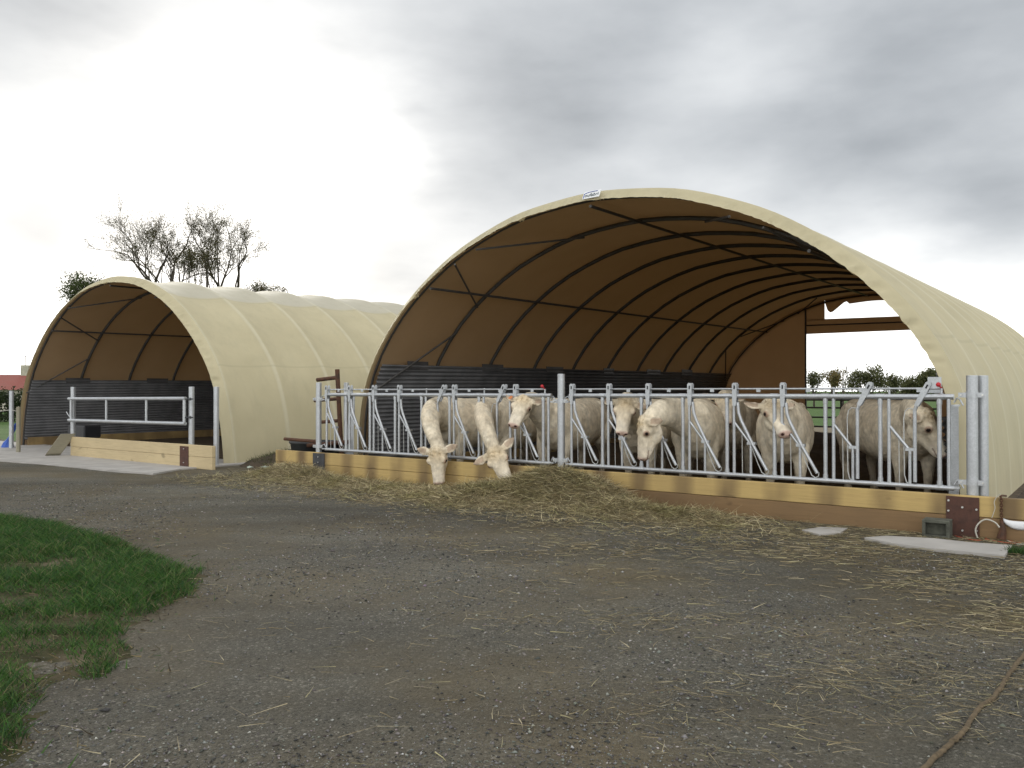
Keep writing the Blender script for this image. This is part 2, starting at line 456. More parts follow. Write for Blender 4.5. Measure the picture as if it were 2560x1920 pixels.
    for sg in (1, -1):
        wt = 1.2 if kind == 'big' and sg < 0 else (1.98 if kind == 'big' else 1.80)
        mb = MB(); rowsn = 150; prev = None; vs = []
        for j in range(rowsn+1):
            h = .18 + (wt-.18)*j/rowsn
            x = float(np.interp(h, pz_[n//2:][::-1], np.abs(px_[n//2:])[::-1])) - .13 + .016*math.sin(2*PI*h/.076)
            vs += [W(mid+sg*x, b0+.12, h), W(mid+sg*x, b0+L-.15, h+up(b0+L)*.6)]
        mb.add(vs, [(2*j, 2*j+1, 2*j+3, 2*j+2) for j in range(rowsn)])
        o = build('side_wall', mb, M['corr'], root, smooth=True)
        md = o.modifiers.new('th', 'SOLIDIFY'); md.thickness = .004
        x = float(np.interp(.1, pz_[n//2:][::-1], np.abs(px_[n//2:])[::-1])) - .17
        mb = MB(); mb.box(mid+sg*x-.03, mid+sg*x+.03, b0+.2, b0+L-.2, 0, .24)
        build('base_plank', mb, M['wood'], root)
        # torn upper edge pieces of the wall lining
        for k in range(6):
            bb = b0+.9+k*L/7.0+random.uniform(-.3, .3); ww = random.uniform(.5, .9)
            x = float(np.interp(wt, pz_[n//2:][::-1], np.abs(px_[n//2:])[::-1])) - .10
            mb = MB(); mb.box(mid+sg*(x-.02), mid+sg*(x-.005), bb, bb+ww, wt-.08+up(bb)*.6, wt+random.uniform(.05, .09)+up(bb)*.6)
            build('wall_strip', mb, M['corr'], root)
    ox = np.abs(px_+nx2*(-.115)) if False else None
    qx = mid - ring(.115, b0)[:, 0]; qz = ring(.115, b0)[:, 2]
    def outer(off):
        i = n//2; xs, zs = np.abs(qx[i:]), qz[i:]; k = np.argsort(xs); return float(np.interp(abs(off), xs[k], zs[k]))
    return root, ring, prof_at, up, L, outer

bigtilt, smltilt = .0115, .014
big, bring, bprof, bup, bL, bouter = shed('big', PROF_BIG, 4.9, .6, 1.66, 10, bigtilt, 'large beige tunnel shed on the right with cattle behind its feed fence')
sml, sring, sprof, sup, sL, souter = shed('small', PROF_SML, 18.12, .3, 1.42, 12, smltilt, 'smaller beige tunnel shed on the left with an empty interior')

# rear gable of the large shed
BR = .6+bL-.08; ur = bup(BR)
def gable_poly(s0, s1, h0, top=None, n=24):
    """region between h0 and the roof curve"""
    a = []
    for i in range(n+1):
        s = s0+(s1-s0)*i/n; hh = bouter(abs(s-4.9))+ur
        a.append((s, hh if top is None else min(top(s), hh)))
    return a
def sheet(name, cols, mat, parent, b=BR, th=.012):
    mb = MB(); n = len(cols); o = []
    for bb in (b, b+th):
        for s, h0, h1 in cols: o += [W(s, bb, h0), W(s, bb, h1)]
    f = []
    for i in range(n-1):
        f.append((2*i, 2*i+2, 2*i+3, 2*i+1)); q = 2*n
        f.append((q+2*i, q+2*i+1, q+2*i+3, q+2*i+2))
        f.append((2*i, q+2*i, q+2*i+2, 2*i+2)); f.append((2*i+1, 2*i+3, q+2*i+3, q+2*i+1))
    f.append((0, 1, 2*n+1, 2*n)); f.append((2*n-2, 4*n-2, 4*n-1, 2*n-1))
    mb.add(o, f); return build(name, mb, mat, parent)
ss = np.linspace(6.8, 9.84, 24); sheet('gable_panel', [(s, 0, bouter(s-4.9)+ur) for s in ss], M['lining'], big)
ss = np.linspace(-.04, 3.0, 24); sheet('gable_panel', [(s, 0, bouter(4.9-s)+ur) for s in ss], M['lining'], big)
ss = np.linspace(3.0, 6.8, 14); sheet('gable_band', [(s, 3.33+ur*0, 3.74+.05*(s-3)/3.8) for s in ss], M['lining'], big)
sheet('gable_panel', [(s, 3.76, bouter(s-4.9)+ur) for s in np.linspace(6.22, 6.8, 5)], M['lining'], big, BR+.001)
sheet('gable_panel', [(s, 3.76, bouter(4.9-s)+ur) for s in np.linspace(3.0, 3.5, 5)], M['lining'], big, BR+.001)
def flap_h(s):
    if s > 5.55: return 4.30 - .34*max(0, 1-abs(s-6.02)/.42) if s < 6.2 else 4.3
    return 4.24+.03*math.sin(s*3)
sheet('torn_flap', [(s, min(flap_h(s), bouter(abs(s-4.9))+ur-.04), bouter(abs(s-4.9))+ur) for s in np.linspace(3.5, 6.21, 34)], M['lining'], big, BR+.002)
for s_, h0_, h1_ in ((6.80, 0, bprof(1.9)+ur-.08), (3.0, 0, bprof(1.9)+ur-.08)):
    mb = MB(); mb.tube([W(s_, BR-.05, h0_), W(s_, BR-.05, h1_)], .03, 6); build('gable_post', mb, M['dark_steel'], big)
mb = MB(); mb.tube([W(3.0, BR-.05, 3.56), W(6.8, BR-.05, 3.6)], .025, 6); build('gable_rail', mb, M['dark_steel'], big)
# galvanised foot plates of the front hoop
def foot_plate(s0, s1, b, h):
    mb = MB(); mb.box8([W(s0,b,-.05),W(s1,b,-.05),W(s1,b+.012,-.05),W(s0,b+.012,-.05),
                        W(s0-.05,b,h),W(s1-.14,b,h),W(s1-.14,b+.012,h),W(s0-.05,b+.012,h)])
    return build('foot_plate', mb, M['galv'], big)
foot_plate(9.80, 10.02, .52, 1.45)
mb = MB(); mb.box(.06, .16, .56, .575, -.05, 1.35); build('foot_plate', mb, M['galv'], big)
mb = MB(); mb.box(.22, .36, .5, .512, 1.48, 1.66); build('foot_plate', mb, M['galv'], big)
# brand label sewn on the hem, left of the apex
def label_sign(parent, s, prof, mid, b0, size):
    i = s-mid; h = prof(abs(i))
    e = .05; sl = (prof(abs(i)-e)-prof(abs(i)+e))/(2*e)     # slope seen from the front
    c = W(s, b0+.05, h+.068)
    ax = (W(s-1, b0) - W(s, b0)).normalized()*math.cos(math.atan(sl)) + Vector((0,0,1))*math.sin(math.atan(sl))
    back = (W(s, b0+1)-W(s, b0)).normalized()
    upv = (ax.cross(-back)); upv = -upv if upv.z < 0 else upv
    upv = (upv*.8 + back*.45).normalized(); nrm = ax.cross(upv).normalized()
    if nrm.dot(back) > 0: nrm = -nrm
    c = c + nrm*.03
    mb = MB(); a, b_ = size[0]/2, size[1]/2
    co = [c - ax*a - upv*b_, c + ax*a - upv*b_, c + ax*a + upv*b_, c - ax*a + upv*b_]
    mb.box8([p for p in co] + [p+nrm*.004 for p in co])
    sg = build('sewn_label', mb, M['white_film'], parent)
    blue = simple('print blue', (.05,.10,.38), .6, 0, .05); grey = simple('print grey', (.06,.09,.10), .6, 0, .05)
    m = MB(); q = c + nrm*.007
    m.tube([q - ax*a*.88 - upv*b_*.8, q - ax*a*.88 + upv*b_*.35, q - ax*a*.55 + upv*b_*.62, q - ax*a*.1 + upv*b_*.72, q + ax*a*.65 + upv*b_*.72], .006, 4)
    build('logo_stroke', m, blue, sg)
    cu = bpy.data.curves.new('t', 'FONT'); cu.body = 'oufabri'; cu.size = size[1]*.62; cu.align_x = 'CENTER'; cu.extrude = .0015
    to = bpy.data.objects.new('t', cu); COL.objects.link(to)
    bpy.context.view_layer.update(); dg = bpy.context.evaluated_depsgraph_get()
    me = bpy.data.meshes.new_from_object(to.evaluated_get(dg)); bpy.data.objects.remove(to)
    mt = Matrix((ax.to_4d()*0, ax.to_4d()*0, ax.to_4d()*0, (0,0,0,1)))
    for r in range(3): mt[r][0] = ax[r]; mt[r][1] = upv[r]; mt[r][2] = nrm[r]; mt[r][3] = (q - upv*b_*.55 + ax*a*.04)[r]
    me.transform(mt); me.transform(wmat(sg).inverted()); me.materials.clear(); me.materials.append(grey)
    o = bpy.data.objects.new('lettering', me); link(o, sg)
label_sign(big, inv(1482, 488, .65)[0], bprof, 4.9, .6, (.29, .135))

# ------------------------------------------------------------------ feed fence
RAIL_T, RAIL_B = 1.44, .475; HP = RAIL_T-RAIL_B
def hh(fr): return RAIL_B + HP*fr
def feed_panel(s_left, n, locked, label):
    root = thing('feed_barrier', label, 'feed barrier', W(s_left, 0, 0), SITE_ROT, 'self-locking feed barrier panels')
    p = .59; s_right = s_left - n*p - .02
    mb = MB(); mb.tube([W(s_left+.03, 0, RAIL_T), W(s_right-.03, 0, RAIL_T)], .030, 12)
    for i in range(n): mb.tube([W(s_left-.5-i*p-.045, 0, RAIL_T), W(s_left-.5-i*p+.045, 0, RAIL_T)], .034, 12)
    build('top_rail', mb, M['galv'], root, smooth=False)
    mb = MB(); mb.tube([W(s_left+.03, 0, RAIL_B), W(s_right-.03, 0, RAIL_B)], .026, 12)
    for i in range(n): mb.tube([W(s_left-.5-i*p-.04, 0, RAIL_B), W(s_left-.5-i*p+.04, 0, RAIL_B)], .030, 12)
    build('bottom_rail', mb, M['galv'], root)
    mb = MB(); mb.tube([W(s_left+.04, .015, RAIL_T+.088), W(s_right+.09, .015, RAIL_T+.088)], .0115, 8)
    lb = build('locking_bar', mb, M['galv'], root)
    for i in range(n):
        s = s_left - i*p
        mb = MB(); mb.tube([W(s, 0, RAIL_B+.02), W(s, 0, RAIL_T-.02)], .019, 10); build('post_tube', mb, M['galv'], root)
        mb = MB(); mb.tube([W(s-.5, 0, RAIL_B+.02), W(s-.5, 0, RAIL_T-.02)], .023, 10)
        mb.tube([W(s-.5, 0, RAIL_B+.0), W(s-.5, 0, RAIL_B+.07)], .028, 10); mb.tube([W(s-.5, 0, RAIL_T-.08), W(s-.5, 0, RAIL_T)], .028, 10)
        build('post_tube', mb, M['galv'], root)
        mb = MB(); mb.tube([W(s-.01, 0, hh(.66)), W(s-.205, 0, hh(.40)), W(s-.21, 0, hh(.36)), W(s-.21, 0, RAIL_B)], .0165, 8)
        st = build('stub_tube', mb, M['galv'], root)
        mb = MB(); mb.box(s-.17, s-.27, -.03, .03, hh(.39), hh(.425)); build('pivot_bracket', mb, M['galv'], st)
        mb = MB(); mb.tube([W(s-.10, 0, hh(.53)), W(s-.105, 0, RAIL_B)], .005, 6); build('guard_wire', mb, M['wire'], st)
        # small catch hook on the locking bar
        mb = MB(); mb.box(s-.28, s-.33, -.004, .004, RAIL_T+.05, RAIL_T+.085); build('catch', mb, M['galv'], lb)
        if i in locked:
            pts = [W(s-.262, -.012, hh(.045)), W(s-.262, -.012, hh(.40)), W(s-.262, -.012, hh(.84)), W(s-.275, -.012, hh(.885)), W(s-.33, -.012, hh(1.0))]
            lp = [W(s-.28, 0, hh(.90)), W(s-.41, 0, hh(1.165))]
            loop = [W(s-.255, 0, hh(.86)), W(s-.20, 0, hh(.87)), W(s-.165, 0, hh(.84)), W(s-.15, 0, hh(.75)), W(s-.155, 0, hh(.12)), W(s-.175, 0, hh(.04)), W(s-.21, 0, hh(.015))]
            mb = MB(); mb.tube([W(s, .015, RAIL_T+.03), W(s, .015, RAIL_T+.088)], .012, 6); mb.ball(W(s, .015, RAIL_T+.09), .018, 8)
            build('bar_support', mb, M['galv'], root)
        else:
            pts = [W(s-.05, -.014, hh(.92)), W(s-.065, -.014, hh(.78)), W(s-.10, -.014, hh(.68)), W(s-.235, -.014, hh(.40)), W(s-.41, -.014, hh(.08))]
            lp = [W(s-.015, 0, hh(.88)), W(s-.015, 0, hh(1.17))]
            loop = [W(s-.22, 0, hh(.36)), W(s-.30, 0, hh(.15)), W(s-.345, 0, hh(.05)), W(s-.385, 0, hh(.025)), W(s-.42, 0, hh(.045)), W(s-.425, 0, hh(.09))]
        mb = MB(); mb.tube(pts, .0195, 10); nb_ = build('neck_bar', mb, M['galv'], root, smooth=False)
        mb = MB(); mb.tube(loop, .006, 6); build('wire_loop', mb, M['wire'], nb_)
        # latch plates: two cheeks with a rounded top and a slot
        mb = MB()
        d = (lp[1]-lp[0]); t_ = d.normalized(); sd = (W(1,0)-W(0,0)).normalized(); sd = (sd - t_*sd.dot(t_)).normalized(); nn = (W(0,1)-W(0,0))
        for off in (-.036, .030):
            c0, c1 = lp[0]+nn*off, lp[1]+nn*off; w0, w1 = .022, .030
            pr = [c0-sd*w0, c0+sd*w0, c0+d*.45+sd*w1, c1+sd*w1-t_*.02, c1+sd*w1*.5, c1-sd*w1*.5, c1-sd*w1-t_*.02, c0+d*.45-sd*w1]
            k = len(pr); mb.add(pr + [q+nn*.006 for q in pr], [tuple(range(k))[::-1], tuple(range(k, 2*k))] + [(j, (j+1) % k, k+(j+1) % k, k+j) for j in range(k)])
        mb.tube([lp[0]-nn*.03, lp[0]+nn*.03], .016, 8)
        la = build('latch_plate', mb, M['galv'], nb_)
        mb = MB(); c1 = lp[1]-t_*.055-nn*.0375
        mb.tube([c1-t_*.022, c1+t_*.022], .009, 6); build('slot', mb, M['black_plastic'], la)
    s = s_right
    mb = MB(); mb.tube([W(s+.02, 0, RAIL_B), W(s+.02, 0, RAIL_T)], .0205, 10); build('post_tube', mb, M['galv'], root)
    mb = MB(); mb.tube([W(s+.09, .015, RAIL_T+.02), W(s+.09, .015, RAIL_T+.09)], .013, 8); build('bar_support', mb, M['galv'], root)
    mb = MB(); mb.tube([W(s+.09, .015, RAIL_T+.09), W(s+.11, -.02, RAIL_T+.125)], .009, 6); mb.ball(W(s+.115, -.02, RAIL_T+.13), .026, 10)
    build('lock_knob', mb, M['plastic_red'], root, smooth=True)
    # end brackets with hooks
    for se, sg in ((s_left+.03, 1), (s_right-.03, -1)):
        for h in (RAIL_B+.04, RAIL_T-.06):
            mb = MB(); mb.tube([W(se, .0, h), W(se+sg*.03, .0, h+.05), W(se+sg*.06, -.02, h+.03), W(se+sg*.09, -.02, h-.03)], .009, 6)
            mb.box(se+sg*.0, se+sg*.055, -.035, .035, h-.04, h-.02)
            build('hook_bracket', mb, M['galv'], root)
    return root
feed_panel(4.79, 8, (6, 7), 'feed barrier panel right of the tall middle post, nearer the camera')
feed_panel(9.90, 8, (4, 6), 'feed barrier panel left of the tall middle post, two cows feeding through')

def steel_post(s, b, h, r, label, base=-.1, clamps=()):
    root = thing('fence_post', label, 'steel post', W(s, b, 0), SITE_ROT, 'round galvanised posts')
    mb = MB(); mb.tube([W(s, b, base), W(s, b, h-.006), W(s, b, h)], [r, r, r*.93], 20); build('tube', mb, M['galv'], root)
    for c in clamps:
        mb = MB(); mb.tube([W(s, b, c-.03), W(s, b, c+.03)], r+.007, 20)
        mb.box(s-r-.07, s+r+.07, b-.03, b-.018, c-.025, c+.025)
        cl = build('clamp', mb, M['galv'], root)
        for sg in (-1, 1):
            m2 = MB(); m2.tube([W(s+sg*(r+.045), b-.05, c), W(s+sg*(r+.045), b+.02, c)], .010, 6); build('bolt', m2, M['bolt'], cl)
s797 = inv(797, 980, 0)[0]; s1403 = inv(1403, 980, 0)[0]; s2430 = inv(2430, 980, 0)[0]
steel_post(s1403, .0, 1.745, .053, 'tall round steel post between the two feed barrier panels', clamps=(1.36, .53))
steel_post(s2430, .0, 1.665, .055, 'thick steel post at the right end of the feed barrier', clamps=(1.46, .55))
steel_post(inv(2457, 980, .12)[0], .12, 1.665, .052, 'round steel post touching the back of the right end post')
steel_post(s797, .0, 1.655, .050, 'round steel post at the left end of the feed barrier above the dark plate', clamps=(1.36, .52))
steel_post(inv(866, 980, .75)[0], .75, 1.66, .050, 'round steel post just inside the large shed behind the barrier left end')
for px, b, h, lb in ((29, -.3, 1.51, 'steel post at the far left beside the lawn and blue sack'), (183, -.3, 1.60, 'steel post behind the left end of the small gate'),
                     (479, -.3, 1.59, 'steel post the small gate hangs on, right of the gate'), (541, .0, 1.59, 'steel post against the right foot of the smaller shed')):
    steel_post(inv(px, 980, b)[0], b, h, .054, lb)

# ------------------------------------------------------------------ timber kick walls
def plank(name, s0, s1, b0, b1, h0, h1, mat, root):
    mb = MB(); n = max(2, int(abs(s1-s0)/.6))
    mb.box(s0, s1, b0, b1, h0, h1)
    return build(name, mb, mat, root, bevel=.006)
WALL_L = gnd(692, 1178)[0]
for (sa, sb, lab, low) in ((inv(693, 1150, -.13)[0], s1403, 'yellow plank kick wall under the left feed barrier panel', 'wood'),
                           (s1403-.003, -2.3, 'plank kick wall under the right feed barrier panel, lower board brown', 'wood_old')):
    root = thing('kick_wall', lab, 'plank wall', W(sa, -.1, 0), SITE_ROT, 'timber kick walls')
    plank('plank', sa, sb, -.165, -.085, .218, .425, M['wood'], root)
    plank('plank', sa, sb, -.162, -.085, -.03, .214, M[low], root)
def plate(px0, px1, h0, h1, mat, lab, bolts, grp):
    sA, sB = inv(px0, 1150, -.17)[0], inv(px1, 1150, -.17)[0]
    root = thing('joint_plate', lab, 'steel plate', W((sA+sB)/2, -.17, 0), SITE_ROT, grp)
    mb = MB(); mb.box(sA, sB, -.178, -.168, h0, h1); build('plate', mb, mat, root, bevel=.002)
    for u, v in bolts:
        s = sA+(sB-sA)*u; h = h1+(h0-h1)*v
        mb = MB(); mb.tube([W(s, -.194, h), W(s, -.178, h)], .011, 6); build('bolt', mb, M['bolt'], root)
plate(783, 812, .10, .415, M['plate_dark'], 'dark grey steel plate below the left end post', ((.5,.2),(.5,.5)), 'steel plates joining the planks')
plate(1352, 1428, .0, .412, M['plate_dark'], 'dark steel plate under the tall middle post, half buried in hay', ((.07,.12),(.93,.1),(.07,.4),(.93,.4)), 'steel plates joining the planks')
plate(2364, 2447, -.03, .412, M['rust_plate'], 'large rusty plate with bright bolts under the right end post', ((.08,.1),(.08,.34),(.08,.6),(.5,.24),(.92,.27),(.5,.78),(.92,.76)), 'steel plates joining the planks')
# stack under left shed
LW0, LW1 = inv(535, 1150, -.52)[0], inv(181, 1130, -.52)[0]
root = thing('kick_wall', 'pale plank wall in front of the smaller shed', 'plank wall', W(LW0, -.5, 0), SITE_ROT, 'timber kick walls')
plank('plank', LW0, LW1, -.56, -.48, .235, .455, M['wood_pale'], root)
plank('plank', LW0, LW1, -.558, -.48, .0, .231, M['wood_pale'], root)
sA, sB = inv(450, 1150, -.57)[0], inv(471, 1150, -.57)[0]
root = thing('joint_plate', 'narrow brown steel plate on the pale plank wall of the smaller shed', 'steel plate', W(sA, -.57, 0), SITE_ROT, 'steel plates joining the planks')
mb = MB(); mb.box(sA, sB, -.572, -.563, .03, .42); build('plate', mb, M['rust_plate'], root)
for v in (.1, .37): mb = MB(); mb.tube([W((sA+sB)/2, -.585, v), W((sA+sB)/2, -.572, v)], .011, 6); build('bolt', mb, M['bolt'], root)
# leaning plank
a = W(LW1+.02, -.62, .50); b = W(LW1+.20, -.86, .03)
root_m = MB(); sd = Vector((.12, .10, 0)); dn = Vector((0, 0, .09))
root_m.box8([b-sd, b+sd, b+sd+Vector((.05,-.05,.05)), b-sd+Vector((.05,-.05,.05)), a-sd, a+sd, a+sd+Vector((.06,-.06,.03)), a-sd+Vector((.06,-.06,.03))])
o = build('leaning_board', root_m, M['wood_grey'], origin=b, bevel=.004); tag(o, 'grey weathered board leaning on the left end of the pale plank wall', 'board')

# gate in front of the smaller shed
g0, g1 = inv(478, 1000, -.42)[0]-.02, inv(172, 1000, -.42)[0]
root = thing('yard_gate', 'two-rail galvanised gate in front of the smaller shed', 'gate', W(g0, -.42, 0), SITE_ROT)
for h in (1.345, .845):
    mb = MB(); mb.tube([W(g0+.22, -.42, h+.01), W(g1, -.42, h-.02)], .036, 14); build('rail', mb, M['galv'], root)
for px in (178, 266, 366, 461):
    s = inv(px, 1000, -.42)[0]
    mb = MB(); mb.tube([W(s, -.42, .85), W(s, -.42, 1.34)], .025 if 200 < px < 400 else .031, 10); build('upright', mb, M['galv'], root)
for h in (1.345, .86+.12):
    mb = MB(); mb.tube([W(g0+.25, -.42, h), W(g0+.08, -.40, h), W(g0+.04, -.36, h)], .012, 6); mb.ball(W(g0+.08, -.40, h), .03, 8); build('hinge', mb, M['plate_dark'], root)
mb = MB(); mb.tube([W(g1-.05, -.42, 1.0), W(g1-.05, -.42, .9), W(g1+.03, -.46, 1.02)], .012, 6); build('latch', mb, M['galv'], root)

# dark drinking bowl behind the left end of the plank wall
ds, db = inv(200, 1090, .25)[0], .35
root = thing('drinking_trough', 'black plastic drinker in the dark behind the pale plank wall', 'drinker', W(ds, db, 0), SITE_ROT)
mb = MB(); mb.prism([(ds-.42,db-.2),(ds+.42,db-.2),(ds+.36,db+.25),(ds-.36,db+.25)], .35, .66); build('bowl', mb, M['black_plastic'], root, bevel=.03)
mb = MB(); mb.tube([W(ds+.25, db, 0), W(ds+.25, db, .36)], .10, 12); build('pedestal', mb, M['black_plastic'], root)
# blue sack at far left post
bs, bb = inv(20, 1120, -.2)[0], -.2
mb = MB(); mb.tube([W(bs, bb, .03), W(bs-.02, bb, .12), W(bs-.08, bb, .22), W(bs-.22, bb, .36), W(bs-.36, bb, .52), W(bs-.46, bb, .66)], [.16, .13, .06, .04, .05, .02], 8)
o = build('blue_sack', mb, M['blue_plastic'], origin=W(bs, bb)); tag(o, 'blue plastic sack hanging beside the far left steel post', 'sack')

# ------------------------------------------------------------------ clutter at the left end of the feed fence
# rusty ladder-like frame
root = thing('tube_rack', 'brown rusty tube frame standing beside the left end post', 'metal frame', W(10.2, .45, 0), SITE_ROT)
sx = inv(843, 950, .5)[0]
mb = MB(); mb.tube([W(sx-.12, .5, .35), W(sx, .5, 1.90)], .042, 10); build('upright', mb, M['rust'], root)
for py, l, rr in ((945, .55, .038), (998, .62, .034), (1053, .48, .034)):
    s0, h0 = inv(843, py, .5)
    mb = MB(); mb.tube([W(s0-.03, .5, h0+.01), W(s0+l, .5, h0-.03)], rr, 10); build('rung', mb, M['rust'], root)
mb = MB(); mb.tube([W(10.55, .1, .51), W(9.9, .55, .58)], .038, 10); build('base_tube', mb, M['rust'], root)
# black water tub
tx, tb = inv(765, 1110, .35)[0], .55
root = thing('water_tub', 'black plastic water tub behind the left end of the plank wall', 'tub', W(tx, tb, 0), SITE_ROT)
mb = MB(); k = 28; rings = []
for (r, z) in ((.44,.0),(.50,.50),(.53,.52),(.53,.56),(.48,.56),(.44,.46),(.0,.42)):
    rings.append([W(tx+1.25*r*math.cos(2*PI*i/k)-.1, tb+.8*r*math.sin(2*PI*i/k), z) for i in range(k)])
vs = [p for r in rings for p in r]; fs = [(j*k+i, j*k+(i+1) % k, (j+1)*k+(i+1) % k, (j+1)*k+i) for j in range(len(rings)-1) for i in range(k)]
mb.add(vs, fs + [tuple(range(k))]); build('tub', mb, M['black_plastic'], root, smooth=True)
mb = MB(); mb.tube([W(tx+.15, -.02, .62), W(tx-.75, .02, .60)], .03, 8)
o = build('rusty_bar', mb, M['rust'], origin=W(tx, 0, .6)); tag(o, 'short rusty bar lying above the black tub', 'bar')

# soil heap with weeds and pale debris beside the small shed wall
hs, hb = gnd(665, 1172)
hs, hb = hs+.2, hb+.7
V = []; F = []; n = 24
for j in range(n+1):
    for i in range(n+1):
        u, v = i/n*2-1, j/n*2-1; r = math.hypot(u, v)
        h = .34*max(0, 1-r)**.8*(1+.3*mn.noise(Vector((u*3, v*3, 1)))) - .01
        V.append(tuple(W(hs+u*1.15, hb+v*.8, h + .03*mn.noise(Vector((u*9, v*9, 1))))))
F = np.array([(j*(n+1)+i, j*(n+1)+i+1, (j+1)*(n+1)+i+1, (j+1)*(n+1)+i) for j in range(n) for i in range(n)])[:, ::-1]
o = npmesh('soil_heap', np.array(V), F, M['soil'], smooth=True); tag(o, kind='stuff')

# ------------------------------------------------------------------ strands (straw, grass) as blades
def strands(P, D, Lh, Wd, bend, cols, segs=2):
    """P base (n,3), D direction unit (n,3), length, width, bend vector (n,3) -> V,F,C"""
    n = len(P); up = np.tile([0, 0, 1.0], (n, 1)); side = np.cross(D, up + rng.normal(size=(n, 3))*.6)
    side /= np.linalg.norm(side, axis=1)[:, None] + 1e-9
    V = []
    for k in range(segs+1):
        t = k/segs; w = Wd*(1-.75*t) if segs > 1 else Wd
        c = P + D*(Lh*t)[:, None] + bend*(t*t)
        V.append(c - side*(w/2)[:, None]); V.append(c + side*(w/2)[:, None])
    V = np.stack(V, 1).reshape(-1, 3); m = 2*(segs+1); base = (np.arange(n)*m)[:, None]
    F = np.concatenate([base + np.array([[2*k, 2*k+1, 2*k+3, 2*k+2]]) for k in range(segs)], 0)
    C = np.repeat(cols, m, axis=0)
    return V, F, C
STRAW_C = np.array([(.35,.285,.16), (.27,.215,.12), (.45,.39,.25), (.20,.16,.09), (.37,.335,.18), (.15,.13,.075)])
def straw_cols(n, p=None): return STRAW_C[rng.choice(len(STRAW_C), n, p=p)]*rng.uniform(.7, 1.15, (n, 1))

# hay heap shape along the fence
MOUNDS = [(10.35,-.60,.17,.5,.33),(9.65,-.70,.14,.45,.36),(8.9,-.80,.06,.8,.4),(7.6,-.75,.035,.9,.4),(6.6,-1.0,.04,.9,.5),(5.7,-.70,.11,.5,.4),
          (4.95,-.55,.32,.55,.42),(4.35,-.55,.26,.55,.40),(3.85,-.62,.16,.40,.33),(5.6,-1.15,.13,.6,.4),(3.4,-1.05,.15,.36,.28),(2.75,-.95,.09,.4,.25),(2.35,-.85,.06,.3,.22)]
def hay_h(s, b):
    h = 0
    for (ms, mb_, a, rs_, rb_) in MOUNDS:
        h = h + a*np.exp(-((s-ms)/rs_)**2 - ((b-mb_)/(rb_*.86))**2)
    return h
ns_, nb2 = 150, 44; SS = np.linspace(1.2, 11.8, ns_); BB = np.linspace(-2.4, -.172, nb2)
V = []
for b in BB:
    for s in SS:
        p = W(s, b); h = float(hay_h(s, b)); k = min(1, h*10)
        V.append((p.x, p.y, h - .022 + k*(.05*mn.noise(Vector((s*5, b*5, 0))) + .03*mn.noise(Vector((s*14, b*14, 2))))))
F = np.array([(j*ns_+i, j*ns_+i+1, (j+1)*ns_+i+1, (j+1)*ns_+i) for j in range(nb2-1) for i in range(ns_-1)])[:, ::-1]
def make_haybase():
    t = NT('hay mass'); c = t.ramp(t.noise(26, 8, .8, stretch=(1, 2.2, 2)), [(.3, (.09,.075,.048)), (.5, (.235,.20,.125)), (.72, (.42,.36,.24))])
    return t.done(t.bsdf(c, .9, 0, t.bump(t.noise(60, 5), 1.0, .02), .1))
hay = npmesh('hay', np.array(V), F, make_haybase(), smooth=True)
tag(hay, kind='stuff')
def sample_hay(n):
    s = rng.uniform(1.4, 11.6, n*6); b = rng.uniform(-2.2, -.19, n*6); h = hay_h(s, b)
    keep = rng.uniform(size=n*6) < np.clip(h/.22+.0, 0, 1)**.8 + .03
    return s[keep][:n], b[keep][:n], h[keep][:n]
s, b, h = sample_hay(52000); n = len(s)
P = Wn(np.stack([s, b, h + rng.uniform(-.02, .055, n)], 1))
an = rng.uniform(0, 2*PI, n); el = rng.normal(0, .38, n)
D = np.stack([np.cos(an)*np.cos(el), np.sin(an)*np.cos(el), np.abs(np.sin(el))*.9+.02], 1)
L_ = rng.uniform(.05, .2, n); bend = rng.normal(size=(n, 3))*.025; bend[:, 2] = -np.abs(bend[:, 2])*1.2
patch = np.array([mn.noise(Vector((a*1.7, c*1.7, 5))) for a, c in zip(s, b)])
cc = straw_cols(n)*np.where(rng.uniform(size=n) < .3, .75, 1.4)[:, None]
grn = np.clip(patch*1.3+.15, 0, .6)[:, None]; cc = cc*(1-grn) + cc*np.array([.62,.66,.45])*grn
V, F, C = strands(P, D, L_, rng.uniform(.004, .0075, n), bend, cc)
so = npmesh('hay_strands', V, F, M['straw'], hay, C); tag(so, kind='stuff')

# straw litter over the yard
def litter(n, box, dens, wid, Lr, p=None):
    x = rng.uniform(box[0], box[1], n); y = rng.uniform(box[2], box[3], n)
    d = np.array([dens(a, c) for a, c in zip(x, y)]); k = rng.uniform(size=n) < d; x, y = x[k], y[k]; n = len(x)
    z = np.array([gh(a, c) for a, c in zip(x, y)])
    P = np.stack([x, y, z + .006 + rng.uniform(0, .012, n)], 1)
    an = rng.normal(-.35, .75, n) + PI*(rng.uniform(size=n) < .5)
    D = np.stack([np.cos(an), np.sin(an), rng.normal(.02, .05, n)], 1)
    bend = rng.normal(size=(n, 3))*.014; bend[:, 2] = 0
    return strands(P, D, rng.uniform(Lr[0], Lr[1], n), rng.uniform(wid*.7, wid*1.3, n), bend, straw_cols(n, p)*.95)
def sb(x, y): dx, dy = x-RX, y-RY; return dx*UX+dy*UY, dx*NX+dy*NY
